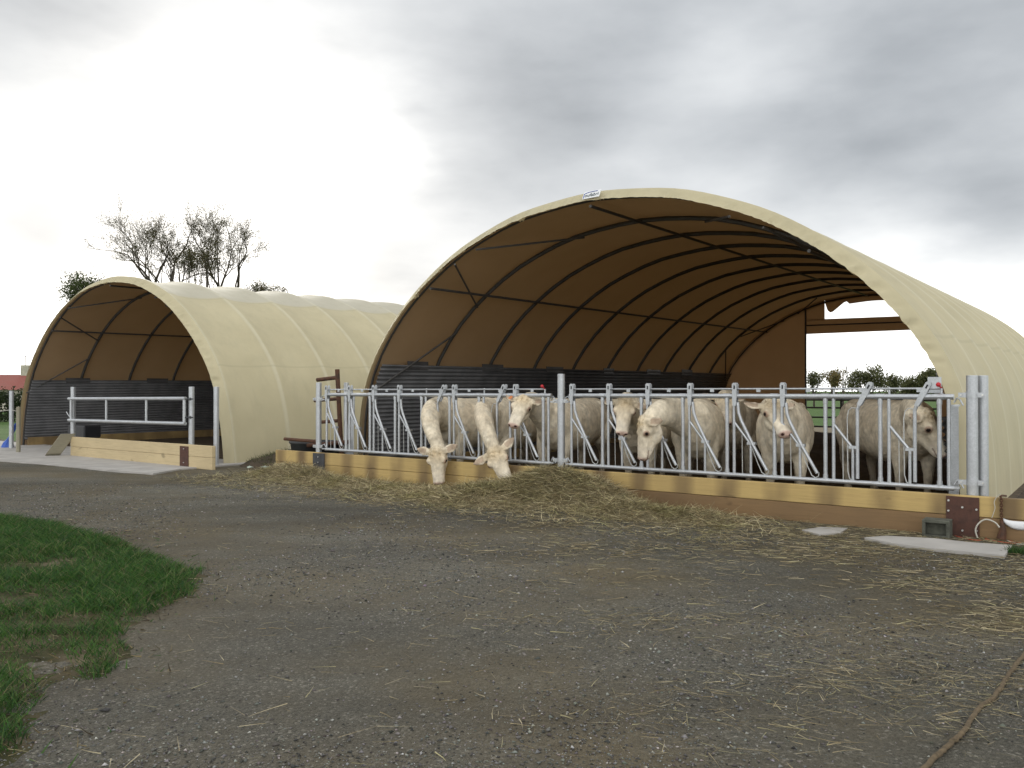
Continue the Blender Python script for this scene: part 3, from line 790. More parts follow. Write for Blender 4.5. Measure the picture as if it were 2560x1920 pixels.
def dens(x, y):
    s, b = sb(x, y)
    if b > -.2 or s < -3: return 0
    f = mn.noise(Vector((x*.75, y*1.1, 9)))*.5+.5; g = mn.noise(Vector((x*2.6, y*3.6, 4)))*.5+.5
    near = math.exp(-((b+.6)/1.25)**2) * min(1, max(0, (11.8-s)/1.5))
    rightf = max(0, min(1, (x+.1+.25*(y-4))/2.6)) * (1 if y > 2.2 else 0)
    v = near*(.35+.9*g) + rightf*(max(0, f-.40)*3.4*max(0, g-.15)*1.9 + .05)
    return min(1, v) + .012
parts_ = [litter(150000, (-7, 8.5, 5.0, 17), dens, .0050, (.04, .17)), litter(30000, (-3, 4.6, 2.3, 5.6), dens, .0030, (.04, .15)), litter(1800, (-5.5, 1.0, 3, 9), lambda x, y: .25, .004, (.04, .18))]
Vs, Fs, Cs, o_ = [], [], [], 0
for V, F, C in parts_: Vs.append(V); Fs.append(F+o_); Cs.append(C); o_ += len(V)
tag(npmesh('straw_litter', np.concatenate(Vs), np.concatenate(Fs), M['straw'], None, np.concatenate(Cs)), kind='stuff')
# loose chips of gravel
n = 95000
y = 2.4 + 11*rng.uniform(size=n)**1.7; x = rng.uniform(-.72, .72, n)*y*1.02
T = np.array([(1,0,0),(-.5,.87,0),(-.5,-.87,0),(.1,.05,.75),(0,0,-.4)])
sz = rng.gamma(2.0, .0022, n) + .003; sz = np.clip(sz*(.7+y*.07), .0028, .017)
sz[rng.uniform(size=n) < .012] *= 1.8
mask = np.array([mn.noise(Vector((a*.5, c*.5, 2))) for a, c in zip(x, y)]); k = rng.uniform(size=n) < np.clip(.55+mask*1.6, .08, 1); x, y, sz = x[k], y[k], sz[k]; n = len(x)
ss_, bb_ = sb(x, y); k = bb_ < -.25; x, y, sz = x[k], y[k], sz[k]; n = len(x)
z = np.array([gh(a, c) for a, c in zip(x, y)])
a = rng.uniform(0, 2*PI, n); ca, sa = np.cos(a), np.sin(a); jit = 1+rng.normal(0, .25, (n, 5, 3)); Q = T[None]*jit*sz[:, None, None]
Q = np.stack([Q[..., 0]*ca[:, None]-Q[..., 1]*sa[:, None]*.7, Q[..., 0]*sa[:, None]+Q[..., 1]*ca[:, None]*.7, Q[..., 2]*.7], -1)
Q += np.stack([x, y, z+sz*.1], 1)[:, None]
TF = np.array([(0,1,3),(1,2,3),(2,0,3),(1,0,4),(2,1,4),(0,2,4)])
F = (np.arange(n)*5)[:, None, None] + TF[None]
g_ = rng.gamma(2.6, .046, n)[:, None]+.015; tint = np.array([1,.975,.91])[None]*(1+rng.normal(0, .05, (n, 3))); g_ = np.clip(g_*tint, .02, .45)
tag(npmesh('gravel', Q.reshape(-1, 3), F.reshape(-1, 3), M['stone'], None, np.repeat(g_, 5, axis=0)), kind='stuff')

# lawn tongue at the lower left
POLY = [gnd(*p) for p in [(-400,1270),(0,1290),(140,1310),(270,1345),(360,1382),(440,1412),(488,1432),(497,1462),(478,1490),(405,1520),(330,1565),(300,1620),(285,1685),(210,1695),(172,1650),(130,1640),(90,1700),(82,1780),(66,1850),(20,1885),(-60,1940),(-400,1990)]]
PW = [(W(s, b).x, W(s, b).y) for s, b in POLY]
def inside(x, y, poly):
    r = False; j = len(poly)-1
    for i in range(len(poly)):
        xi, yi = poly[i]; xj, yj = poly[j]
        if (yi > y) != (yj > y) and x < (xj-xi)*(y-yi)/(yj-yi)+xi: r = not r
        j = i
    return r
def edge_d(x, y, poly):
    m = 9
    for i in range(len(poly)):
        ax, ay = poly[i]; bx, by = poly[(i+1) % len(poly)]
        t = max(0, min(1, ((x-ax)*(bx-ax)+(y-ay)*(by-ay))/((bx-ax)**2+(by-ay)**2+1e-9)))
        m = min(m, math.hypot(x-ax-t*(bx-ax), y-ay-t*(by-ay)))
    return m
BARE = [gnd(*p) for p in [(90,1415),(20,1500),(40,1560),(170,1560),(120,1610),(10,1650)]]
BW = [(W(s, b).x, W(s, b).y) for s, b in BARE]; BR_ = [.6,.6,.4,.35,.35,.5]
n = 260000; x = rng.uniform(-7.2, -1.4, n); y = 2.9 + 7.6*rng.uniform(size=n)**1.25
keep = []; hgt = []
for i in range(n):
    ex, ey = x[i]+.09*mn.noise(Vector((x[i]*2.4, y[i]*2.4, 1))), y[i]+.09*mn.noise(Vector((x[i]*2.4, y[i]*2.4, 9)))
    ex += .05*mn.noise(Vector((x[i]*9, y[i]*9, 1)))
    if abs(x[i])/y[i] > .68 or not inside(ex, ey, PW): continue
    d = edge_d(x[i], y[i], PW); f = mn.noise(Vector((x[i]*1.3, y[i]*1.3, 3)))*.5+.5; g = mn.noise(Vector((x[i]*5, y[i]*5, 8)))*.5+.5
    bare = max(math.exp(-((x[i]-bx)/r)**2-((y[i]-by)/(r*.7))**2) for (bx, by), r in zip(BW, BR_))
    q = (.55+f*.9+ g*.5) * min(1, .45+d*3) - bare*.98
    if rng.uniform() < q: keep.append(i); hgt.append((.65+.9*g)*(1-.5*bare)*min(1, .6+d*2.0))
keep = np.array(keep); hgt = np.array(hgt); x, y = x[keep], y[keep]; n = len(x)
an = rng.uniform(0, 2*PI, n); tl = rng.uniform(.05, .55, n)
D = np.stack([np.cos(an)*tl, np.sin(an)*tl, np.ones(n)], 1); D /= np.linalg.norm(D, axis=1)[:, None]
z = np.array([gh(a_, c_) for a_, c_ in zip(x, y)])
P = np.stack([x, y, z-.005], 1); L_ = rng.uniform(.04, .13, n)*hgt
bend = np.stack([np.cos(an)*L_*.5, np.sin(an)*L_*.5, -L_*.18], 1)
GC = np.array([(.035,.095,.018), (.055,.14,.024), (.024,.068,.02), (.10,.17,.04), (.20,.18,.09)])
cl = GC[rng.choice(5, n, p=[.30,.27,.24,.11,.08])]*rng.uniform(.75, 1.2, (n, 1))
V, F, C = strands(P, D, L_, rng.uniform(.003, .0065, n)*(.8+y*.06), bend, cl, 3)
tag(npmesh('grass', V, F, M['grass'], None, C), kind='stuff')
n = 30000; x = rng.uniform(-6.5, -1.3, n); y = rng.uniform(3.0, 9.8, n); kk = []
for i in range(n):
    d = edge_d(x[i], y[i], PW)
    if d < .55 and rng.uniform() < math.exp(-d/.16)*(.35+.9*mn.noise(Vector((x[i]*3, y[i]*3, 0)))): kk.append(i)
x, y = x[kk], y[kk]; n = len(x); an = rng.uniform(0, 2*PI, n); D = np.stack([np.cos(an), np.sin(an), rng.uniform(0, .6, n)], 1); D /= np.linalg.norm(D, axis=1)[:, None]
cl = np.array([(.055,.11,.025), (.20,.16,.085), (.10,.08,.045), (.05,.038,.022)])[rng.choice(4, n, p=[.35,.25,.2,.2])]*rng.uniform(.7, 1.2, (n, 1))
V, F, C = strands(np.stack([x, y, np.array([gh(a_, c_) for a_, c_ in zip(x, y)])+.004], 1), D, rng.uniform(.015, .07, n), rng.uniform(.004, .012, n), rng.normal(size=(n, 3))*.008, cl)
tag(npmesh('grass_scraps', V, F, M['grass'], None, C), kind='stuff')
# soil under the grass
cxs = [p for p in PW]
mb = MB(); n2 = 70; V = []; idx = {}; F = []
xs_ = np.linspace(-8, -1.6, 110); ys_ = np.linspace(2.9, 10.8, 120)
for j, yy in enumerate(ys_):
    for i, xx in enumerate(xs_):
        ins = inside(xx, yy, PW); d = edge_d(xx, yy, PW)*(1 if ins else -1) + .0 + .16*mn.noise(Vector((xx*2.2, yy*2.2, 6)))+.06*mn.noise(Vector((xx*7, yy*7, 6)))
        V.append((xx, yy, gh(xx, yy) + max(-.02, min(.007, (d+.01)*.035)) + .006*mn.noise(Vector((xx*8, yy*8, 0)))))
F = np.array([(j*110+i, j*110+i+1, (j+1)*110+i+1, (j+1)*110+i) for j in range(119) for i in range(109)])
def make_turf():
    t = NT('turf soil'); c = t.ramp(t.noise(2.2, 7, .65), [(.3, (.022,.02,.012)), (.45, (.05,.05,.022)), (.55, (.085,.07,.042)), (.72, (.21,.175,.12))])
    return t.done(t.bsdf(c, .95, 0, t.bump(t.noise(22, 6, .7), 1.0, .02), .1))
tag(npmesh('turf_soil', np.array(V), F, make_turf(), smooth=True), kind='structure')
# weeds on the soil heap
n = 2500; u = rng.uniform(-1, 1, (n, 2)); u = u[np.hypot(u[:, 0], u[:, 1]) < .85]; n = len(u)
r_ = np.hypot(u[:, 0], u[:, 1]); P = Wn(np.stack([hs+u[:, 0]*1.15, hb+u[:, 1]*.8, .34*(1-r_)**.8-.02], 1)); D = np.stack([rng.normal(0, .5, n), rng.normal(0, .5, n), np.ones(n)], 1); D /= np.linalg.norm(D, axis=1)[:, None]
V, F, C = strands(P, D, rng.uniform(.02, .09, n), np.full(n, .008), rng.normal(size=(n, 3))*.02, np.array([(.06,.075,.025)])*rng.uniform(.5, 1.3, (n, 1)))
tag(npmesh('weeds', V, F, M['grass'], None, C), kind='stuff')
fs_, fb_ = gnd(650, 1176)
mb = MB()
for k in range(16):
    c = W(fs_+random.uniform(-.75, .6), fb_+random.uniform(-.12, .22), .025); r = random.uniform(.04, .11); m = 7
    vs = [c + Vector((math.cos(2*PI*i/m)*r*random.uniform(.6, 1.3), math.sin(2*PI*i/m)*r*random.uniform(.6, 1.3), random.uniform(0, .03))) for i in range(m)]
    mb.add(vs + [c+Vector((0, 0, .045))], [(i, (i+1) % m, m) for i in range(m)] + [tuple(range(m))[::-1]])
tag(build('pale_debris', mb, simple('pale lime crumbs', (.33,.38,.32), .9), recalc=False), kind='stuff')

# ------------------------------------------------------------------ small things at the right end
bs, bb = gnd(2338, 1345); bb -= .02
root = thing('concrete_block', 'dark mossy hollow concrete block against the foot of the plank wall', 'concrete block', W(bs, bb, 0), SITE_ROT)
mb = MB(); w_, d_, h_ = .125, .20, .185; t_ = .03
for (a0, a1, c0, c1) in ((-w_, w_, h_-t_, h_), (-w_, w_, 0, t_), (-w_, -w_+t_, t_, h_-t_), (w_-t_, w_, t_, h_-t_)):
    mb.box(bs+a0, bs+a1, bb, bb+d_, c0, c1)
build('shell', mb, M['concrete_dark'], root, bevel=.004)
mb = MB(); mb.box(bs-w_+t_, bs+w_-t_, bb+d_*.5, bb+d_*.5+.03, t_, h_-t_); build('web', mb, M['concrete_dark'], root)
# chain hung over the plank
cs = inv(2502, 1250, -.19)[0]
mb = MB(); N = 17
for i in range(N):
    h = .43-.42*i/N; off = -.185; k = 10; rr = (.016, .022)
    pts = []
    for j in range(k+1):
        t = 2*PI*j/k; u, v = math.cos(t)*.012, math.sin(t)*.02
        pts.append(W(cs+(u if i % 2 else 0), off-.008+(0 if i % 2 else u), h+v))
    mb.tube(pts, .0045, 5, False)
mb.tube([W(cs+.01, -.19, .44), W(cs, -.13, .447), W(cs-.03, -.08, .44)], .011, 6)
o = build('chain', mb, M['rust'], origin=W(cs, -.19, 0)); tag(o, 'rusty chain hanging over the plank at the right edge', 'chain')
mb = MB(); fb2 = [inv(2515, 1190, -.2)]
mb.tube([W(cs, -.21, .02), W(cs-.015, -.20, .12), W(cs, -.19, .20)], [.045, .03, .014], 8)
o = build('chain_heap', mb, M['rust'], origin=W(cs, -.2, 0)); tag(o, 'rusty heap of chain links at the foot of the hanging chain', 'chain')
# twines
def px_path(lst, b, r, mat, name, label, cat):
    mb = MB(); P = []
    for (px, py) in lst:
        s, h = inv(px, py, b); P.append(W(s, b, max(.01, h)))
    Q = []
    for i in range(len(P)-1):
        p0, p1, p2, p3 = P[max(0, i-1)], P[i], P[i+1], P[min(len(P)-1, i+2)]
        for k in range(5):
            t = k/5; Q.append(.5*((2*p1)+(p2-p0)*t+(2*p0-5*p1+4*p2-p3)*t*t+(3*p1-p0-3*p2+p3)*t**3))
    Q.append(P[-1]); mb.tube(Q, r, 6); o = build(name, mb, mat, origin=P[0]); tag(o, label, cat); return o
px_path([(2442,1345),(2437,1325),(2445,1308),(2463,1298),(2485,1305),(2497,1318)], -.22, .0075, M['rope_white'], 'twine', 'white twine looped in an arch from the ground to the chain', 'twine')
px_path([(2478,1294),(2486,1270),(2484,1255),(2492,1240),(2500,1234)], -.2, .0035, M['rope_white'], 'twine', 'thin pale twine hanging on the upper plank left of the chain', 'twine')
def ground_path(lst, r, mat, name, label, cat, knots=0.0):
    P = []
    for (px, py) in lst:
        s, b = gnd(px, py); p = W(s, b); P.append(Vector((p.x, p.y, gh(p.x, p.y)+r*.8)))
    Q = []; R = []
    for i in range(len(P)-1):
        p0, p1, p2, p3 = P[max(0, i-1)], P[i], P[i+1], P[min(len(P)-1, i+2)]
        m = 10
        for k in range(m):
            t = k/m; q = .5*((2*p1)+(p2-p0)*t+(2*p0-5*p1+4*p2-p3)*t*t+(3*p1-p0-3*p2+p3)*t**3)
            Q.append(q + Vector((random.uniform(-1, 1), random.uniform(-1, 1), random.uniform(0, .6)))*knots); R.append(r*(1+knots*40*random.uniform(-.5, .6)))
    Q.append(P[-1]); R.append(r); mb = MB(); mb.tube(Q, R, 7); o = build(name, mb, mat, origin=P[0], smooth=True); tag(o, label, cat); return o
ground_path([(2380,1338),(2410,1347),(2440,1352),(2470,1350),(2500,1356),(2540,1361)], .006, M['rope_red'], 'twine', 'red twine lying behind the pale slab by the rusty plate', 'twine')
ground_path([(2462,1347),(2495,1344),(2520,1352),(2550,1358)], .006, M['rope_red'], 'twine', 'short red twine lying nearest the chain foot', 'twine')
ground_path([(2465,1345),(2510,1350),(2545,1362),(2590,1358)], .006, M['rope_white'], 'twine', 'white twine lying on the ground at the right edge', 'twine')
ground_path([(2620,1560),(2558,1640),(2520,1690),(2480,1745),(2440,1775),(2405,1830),(2370,1860),(2325,1900),(2270,1965)], .011, M['rope_brown'], 'rope', 'long knotted brown rope lying across the lower right corner', 'rope', .0035)
ground_path([(1312,1452),(1318,1466),(1340,1478),(1366,1486)], .0022, M['rope_brown'], 'twine', 'thin curved twine alone on the gravel in the middle of the yard', 'twine')
# plastic film pinned on the lower plank at the right edge
mb = MB(); V = []; k = 14
for j in range(5):
    for i in range(k+1):
        u = i/k; s, _ = inv(2506+ 95*u, 1290, -.2)
        top = .205 - .0*u + .02*math.exp(-u*9); bot = top - .085*math.sin(PI*min(1, .08+u*.92))**.7
        h = top+(bot-top)*j/4; V.append(W(s, -.172-.012*math.sin(PI*j/4)-.012*math.sin(u*9)-.004, h))
F = [(j*(k+1)+i, j*(k+1)+i+1, (j+1)*(k+1)+i+1, (j+1)*(k+1)+i) for j in range(4) for i in range(k)]
mb.add(V, F); o = build('plastic_film', mb, M['white_film'], origin=W(-.6, -.19, .15), smooth=True)
md = o.modifiers.new('th', 'SOLIDIFY'); md.thickness = .003
tag(o, 'crumpled white plastic film hanging low on the plank at the right edge', 'plastic film')
s_, b_ = gnd(2552, 1385)
V, F, C = strands(Wn(np.stack([s_+rng.uniform(-.25, .12, 900), b_+rng.uniform(-.1, .12, 900), np.zeros(900)], 1)), (lambda d: d/np.linalg.norm(d, axis=1)[:, None])(np.stack([rng.normal(0, .5, 900), rng.normal(0, .5, 900), np.ones(900)], 1)), rng.uniform(.03, .08, 900), np.full(900, .006), rng.normal(size=(900, 3))*.02, GC[rng.choice(4, 900)]*.8)
tag(npmesh('weed_tuft', V, F, M['grass'], None, C), kind='stuff')

# ------------------------------------------------------------------ cattle
def sphere_vf(c, ax, n=14):
    """ax: 3x3 rows = scaled axes"""
    m = n//2; V = []
    for i in range(1, m):
        for k in range(n):
            a, p = 2*PI*k/n, PI*i/m; V.append((math.sin(p)*math.cos(a), math.sin(p)*math.sin(a), math.cos(p)))
    V += [(0,0,1), (0,0,-1)]; V = np.array(V) @ np.array(ax) + np.array(c)
    F = []
    for i in range(m-2):
        for k in range(n):
            k2 = (k+1) % n; F += [(i*n+k, (i+1)*n+k, (i+1)*n+k2), (i*n+k, (i+1)*n+k2, i*n+k2)]
    t = (m-1)*n
    for k in range(n): F += [(t, k, (k+1) % n), (t+1, (m-2)*n+(k+1) % n, (m-2)*n+k)]
    return V, np.array(F)
class Blob:
    def __init__(self): self.V = []; self.F = []; self.n = 0
    def put(self, V, F): self.V.append(V); self.F.append(F+self.n); self.n += len(V)
    def ell(self, c, r, R=np.eye(3)): self.put(*sphere_vf(c, np.diag(r) @ np.array(R)))
    def chain(self, pts, dense=3.0):          # pts: (pos, (rx,ry,rz)) in world axes along R
        for (p0, r0), (p1, r1) in zip(pts[:-1], pts[1:]):
            p0, p1, r0, r1 = map(lambda q: np.array(q, float), (p0, p1, r0, r1)); L = np.linalg.norm(p1-p0)
            k = max(2, int(dense*L/min(r0.min(), r1.min())))
            for i in range(k+1):
                t = i/k; t2 = t; self.ell(p0+(p1-p0)*t, r0+(r1-r0)*t2)
def unit(v): v = np.array(v, float); return v/np.linalg.norm(v)
CREAM = np.array((.68,.60,.465))
WS, US = 1.32, 1.12
def cow(spec):
    """body in world axes: B = shoulder ground point, head direction H"""
    hx = unit(spec['dir']+(0,)); side = np.array((-hx[1], hx[0], 0)); up = np.array((0,0,1.0))
    O = np.array(spec['pos'] + (0.0,)); sc_ = spec.get('scale', 1.0)
    R = np.stack([hx, side, up])              # rows: local axes in world
    tw = lambda p: O + (np.array(p)*sc_) @ R
    bl = Blob()
    # trunk loft
    sec = [(-1.72,1.20,.05,.05),(-1.68,1.14,.15,.16),(-1.55,1.06,.245,.30),(-1.3,1.02,.30,.355),(-.95,.98,.315,.375),(-.55,.955,.345,.405),(-.2,.955,.335,.40),(.05,.99,.27,.385),(.25,1.02,.20,.32),(.36,1.02,.12,.20),(.40,1.02,.04,.07)]
    k = 28; V = []; F = []
    for (x, zc, hw, hh_) in [(a0, a1, a2*1.09, a3*1.02) for a0, a1, a2, a3 in sec]:
        for j in range(k):
            a = 2*PI*j/k; c_, s_ = math.cos(a), math.sin(a)
            e = .82; yy = hw*math.copysign(abs(c_)**e, c_); zz = hh_*math.copysign(abs(s_)**(.9 if s_ > 0 else e), s_)
            if s_ > .93: zz += .015
            V.append(tw((x, yy, zc+zz)))
    for i in range(len(sec)-1):
        for j in range(k):
            j2 = (j+1) % k; F += [(i*k+j, i*k+j2, (i+1)*k+j2), (i*k+j, (i+1)*k+j2, (i+1)*k+j)]
    for j in range(1, k-1): F += [(0, j+1, j), ((len(sec)-1)*k, (len(sec)-1)*k+j, (len(sec)-1)*k+j+1)]
    bl.put(np.array(V), np.array(F))
    # hip bones, legs
    for sg in (1, -1):
        bl.ell(tw((-1.28, sg*.21, 1.27)), (.11*sc_, .09*sc_, .07*sc_), R)
        st = random.uniform(-.08, .08)
        legs = [((0,sg*.17,.85),.15),((.04+st*.5,sg*.19,.66),.105),((.02+st,sg*.185,.42),.066),((.0+st,sg*.185,.22),.046),((.02+st,sg*.185,.11),.052),((.05+st,sg*.185,.035),.066)]
        hind = [((-1.42,sg*.17,.98),.22),((-1.30,sg*.21,.72),.15),((-1.46,sg*.20,.52),.085),((-1.52+st,sg*.19,.44),.066),((-1.47+st,sg*.19,.24),.048),((-1.45+st,sg*.19,.11),.053),((-1.41+st,sg*.19,.035),.068)]
        for lg in (legs, hind): bl.chain([(tw(p), (r*sc_,)*3) for p, r in lg], 2.2)
    # tail
    bl.chain([(tw((-1.70,0,1.26)), (.035,)*3), (tw((-1.80,0,1.10)), (.025,)*3), (tw((-1.82,0,.7)), (.02,)*3), (tw((-1.80,0,.5)), (.045,)*3), (tw((-1.80,0,.38)), (.02,)*3)], 2)
    # head frame
    P = np.array(spec['poll']); d = unit(spec['face']); u = np.array(spec.get('fup', (0,0,1)), float); u = unit(u - d*u.dot(d)); w = np.cross(u, d)
    HR = np.stack([d, w*WS, u*US]); HRi = np.stack([d, w/WS, u/US]); HN = np.stack([d, w, u]); hs_ = sc_*spec.get('head', 1.0)
    hw_ = lambda p: P + (np.array(p)*hs_) @ HR
    e = lambda c, r: bl.ell(hw_(c), tuple(np.array(r)*hs_), HR)
    e((.05,0,-.075), (.125,.105,.115)); e((.12,0,-.07), (.14,.112,.10)); e((.02,0,-.01), (.06,.07,.05))
    e((.17,0,-.15), (.14,.078,.105))
    for i in range(9):
        t = i/8; e((.17+.27*t,0,-.055-.015*t), (.09-.02*t,.090-.022*t,.078-.020*t))
        e((.17+.25*t,0,-.165+.045*t), (.08-.02*t,.062-.008*t,.055-.015*t))
    e((.455,0,-.078), (.062,.074,.062)); e((.43,0,-.115), (.055,.06,.035)); e((.47,0,-.068), (.05,.058,.048))
    for sg in (1, -1):
        e((.175,sg*.098,-.040), (.042,.026,.034)); e((.165,sg*.092,-.012), (.05,.028,.022)); e((.485,sg*.036,-.052), (.026,.024,.026))
        e((.03, sg*.085, -.05), (.05,.05,.05))
    # ears
    ears = []
    for sg, lift, back in ((1,)+spec.get('earL', (.0, .1)), (-1,)+spec.get('earR', (.0, .1))):
        ed = unit(w*sg + u*(-.12) - d*lift - u*(back-.1 if back > .1 else 0)); en = unit(u - ed*u.dot(ed) + 0*d); eh = np.cross(en, ed)
        b0 = hw_((.035, sg*.10, -.03)); rad = []
        for i in range(9):
            t = i/8; c = b0 + ed*(.19*t)*hs_ - en*.02*math.sin(PI*t)*hs_
            wd = (.028+.048*math.sin(PI*min(1, t*.9+.08))**1.1)*hs_*(1 if t < .95 else .6)
            bl.ell(c, (.03*hs_, wd, .0165*hs_), np.stack([ed, eh, en]))
        ears.append((b0, ed, eh, en))
    # neck: from shoulders through an optional middle to the poll
    Wp = tw((.10, 0, 1.05)); base2 = hw_((-.02, 0, -.11))
    mid = np.array(spec['neck']) if 'neck' in spec else (Wp+base2)/2 + np.array((0,0,.04))
    def bez(t): return Wp*(1-t)**2 + 2*mid*t*(1-t) + base2*t*t
    K = 22
    for i in range(K+1):
        t = i/K; c = bez(t); tg = unit(bez(min(1, t+.02)) - bez(max(0, t-.02)))
        sd = side if abs(np.dot(side, tg)) < .8 else w
        sd = unit((1-t)*side + t*(w if np.dot(w, side) > 0 else -w)); sd = unit(sd - tg*sd.dot(tg)); nn = np.cross(tg, sd)
        a = (.20*(1-t)+.098*t)*sc_; b_ = (.33*(1-t)**1.2+.135*(1-(1-t)**1.2))*sc_
        bl.ell(c, (.10*sc_, a, b_), np.stack([tg, sd, nn]))
    V = np.concatenate(bl.V); F = np.concatenate(bl.F)
    me = bpy.data.meshes.new('c'); me.from_pydata(V.tolist(), [], F.tolist()); tmp = bpy.data.objects.new('c', me); COL.objects.link(tmp)
    md = tmp.modifiers.new('r', 'REMESH'); md.mode = 'VOXEL'; md.voxel_size = .0145; md.adaptivity = 0
    ms = tmp.modifiers.new('s', 'SMOOTH'); ms.factor = .5; ms.iterations = 4
    bpy.context.view_layer.update(); dg = bpy.context.evaluated_depsgraph_get()
    m2 = bpy.data.meshes.new_from_object(tmp.evaluated_get(dg)); bpy.data.objects.remove(tmp)
    m2.name = 'cow'; n = len(m2.vertices); co = np.zeros(n*3, np.float32); m2.vertices.foreach_get('co', co); co = co.reshape(-1, 3).astype(float)
    nr = np.zeros(n*3, np.float32); m2.vertices.foreach_get('normal', nr); nr = nr.reshape(-1, 3)
    q = (co-P) @ HRi.T / hs_; body = (co-O) @ R.T / sc_
    C = np.tile(CREAM, (n, 1)); tone = spec.get('tone', 1.0)
    def blend(mask, col): nonlocal C; mask = np.clip(mask, 0, 1)[:, None]; C = C*(1-mask) + np.array(col)*mask
    fz = np.array([mn.fractal(Vector(p*2.2), 1.0, 2.0, 3) for p in body]); blend(np.clip(fz*.8, 0, .4), (.52,.43,.31)); fz2 = np.array([mn.fractal(Vector(p*5.5)+Vector((4,4,4)), 1.0, 2.0, 3) for p in body]); blend(np.clip(fz2*.8-.14, 0, .25)*(body[:, 2] < 1.2), (.36,.30,.22)); blend(np.clip(fz2*-.9-.1, 0, .35), (.70,.65,.54))
    fine = np.array([mn.noise(Vector((p[0]*38, p[1]*38, p[2]*16))) for p in body]); C *= (1+.16*fine)[:, None]
    blend(np.clip(.55-body[:, 2], 0, .5)*1.3*(np.abs(q).max(1) > .7), (.16,.115,.07))   # muddy legs
    blend((.06-body[:, 2])*60*(np.abs(q).max(1) > .8), (.06,.05,.04))                  # hooves
    hd = (q[:, 0] > -.05)*(np.abs(q[:, 1]) < .2)*(np.abs(q[:, 2]) < .3)*(q[:, 0] < .6)
    blend(hd*np.clip(1-np.hypot(q[:, 0]-.07, q[:, 1])/.17, 0, 1)*(q[:, 2] > -.08)*.9, (.60,.48,.31))  # warmer poll
    blend(hd*np.clip((q[:, 0]-.465)*35, 0, 1), (.45,.25,.20))
    blend(hd*np.clip((q[:, 0]-.30)*5, 0, .35), (.74,.67,.57))
    for sg in (1, -1):
        r = np.linalg.norm(q-np.array((.185,sg*.118,-.036)), axis=1); blend(np.clip((.048-r)*50, 0, .75), (.30,.17,.12)); blend(np.clip((.025-r)*160, 0, 1), (.012,.008,.007))
        r = np.linalg.norm((q-np.array((.515,sg*.040,-.052)))/np.array((1,.8,1.1)), axis=1); blend(np.clip((.027-r)*120, 0, 1), (.05,.02,.018))
    blend(hd*(q[:, 0] > .37)*np.clip((.010-np.abs(q[:, 2]+.108+.02*(q[:, 0]-.45)))*130, 0, .8), (.12,.06,.05))
    for b0, ed, eh, en in ears:
        t = (co-b0) @ ed/hs_; r = (co-b0) @ eh/hs_; nn = nr @ en; z_ = np.abs((co-b0) @ en)/hs_
        ins = (t > .045)*(t < .225)*(np.abs(r) < .062)*(z_ < .07)*(nn > .25)
        blend(ins*np.clip((.044-np.abs(r))*50, 0, .6), (.30,.19,.13))
    C = C*tone*np.array(spec.get('hue', (1,1,1)))
    at = m2.color_attributes.new('Col', 'FLOAT_COLOR', 'POINT'); cc = np.ones((n, 4), np.float32); cc[:, :3] = np.clip(C, 0, 1); at.data.foreach_set('color', cc.ravel())
    # curly poll: real relief on the mesh
    am = np.clip(1-np.hypot(q[:, 0]-.04, q[:, 1])/.15, 0, 1)*(q[:, 2] > -.12)*.022 + .004
    fr = np.array([mn.noise(Vector(p*34)) for p in q]); co2 = co + nr*(am*fr)[:, None]
    m2.vertices.foreach_set('co', co2.astype(np.float32).ravel())
    m2.polygons.foreach_set('use_smooth', np.ones(len(m2.polygons), bool)); m2.materials.clear(); m2.materials.append(M['coat'])
    o = bpy.data.objects.new('cow', m2); o.location = tuple(O); m2.transform(Matrix.Translation(-Vector(O))); link(o)
    tag(o, spec['label'], 'cow', 'cream cattle in the large shed')
    # forelock
    n = 260; a_ = rng.uniform(-.07, .07, n); x_ = rng.uniform(-.03, .12, n)
    Pp = np.array([hw_((x_[i], a_[i], .028-.35*abs(a_[i])-.2*abs(x_[i]-.03))) for i in range(n)])
    Dd = np.array([unit(d*random.uniform(.2, 1)+u*random.uniform(.1, .7)+w*random.uniform(-.6, .6)) for _ in range(n)])
    V, F, C = strands(Pp, Dd, rng.uniform(.02, .05, n)*hs_, np.full(n, .005), rng.normal(size=(n, 3))*.012, np.array([(.50,.385,.22)])*tone*rng.uniform(.7, 1.15, (n, 1)))
    V = V - O
    fo = npmesh('forelock', V, F, M['straw'], None, C); fo.parent = o
    if 'tag' in spec:
        sg = spec['tag']; b0, ed, eh, en = ears[0 if sg > 0 else 1]
        c = b0 + ed*.07*hs_ + en*.03; mb = MB()
        pr = [c-ed*.022-eh*.0, c+ed*.022, c+ed*.026+eh*.06*spec.get('tagdir', 1), c-ed*.026+eh*.06*spec.get('tagdir', 1)]
        mb.box8([Vector(p) for p in pr] + [Vector(p+en*.004) for p in pr])
        t_o = build('ear_tag', mb, simple('orange tag', (.6,.2,.06), .5), None); t_o.parent = o; t_o.data.transform(Matrix.Translation(-Vector(O)))
    return o
def w3(s, b, h): p = W(s, b, h); return (p.x, p.y, p.z)
def pxw(px, py, b): s, h = inv(px, py, b); return w3(s, b, h)
def fdir(p, q): return tuple(np.array(q)-np.array(p))
NB = (-NX, -NY)
def rotd(deg, v=NB): a = math.radians(deg); return (v[0]*math.cos(a)-v[1]*math.sin(a), v[0]*math.sin(a)+v[1]*math.cos(a))
def sh(s, b): p = W(s, b); return (p.x, p.y)
out = (-NX, -NY, 0)
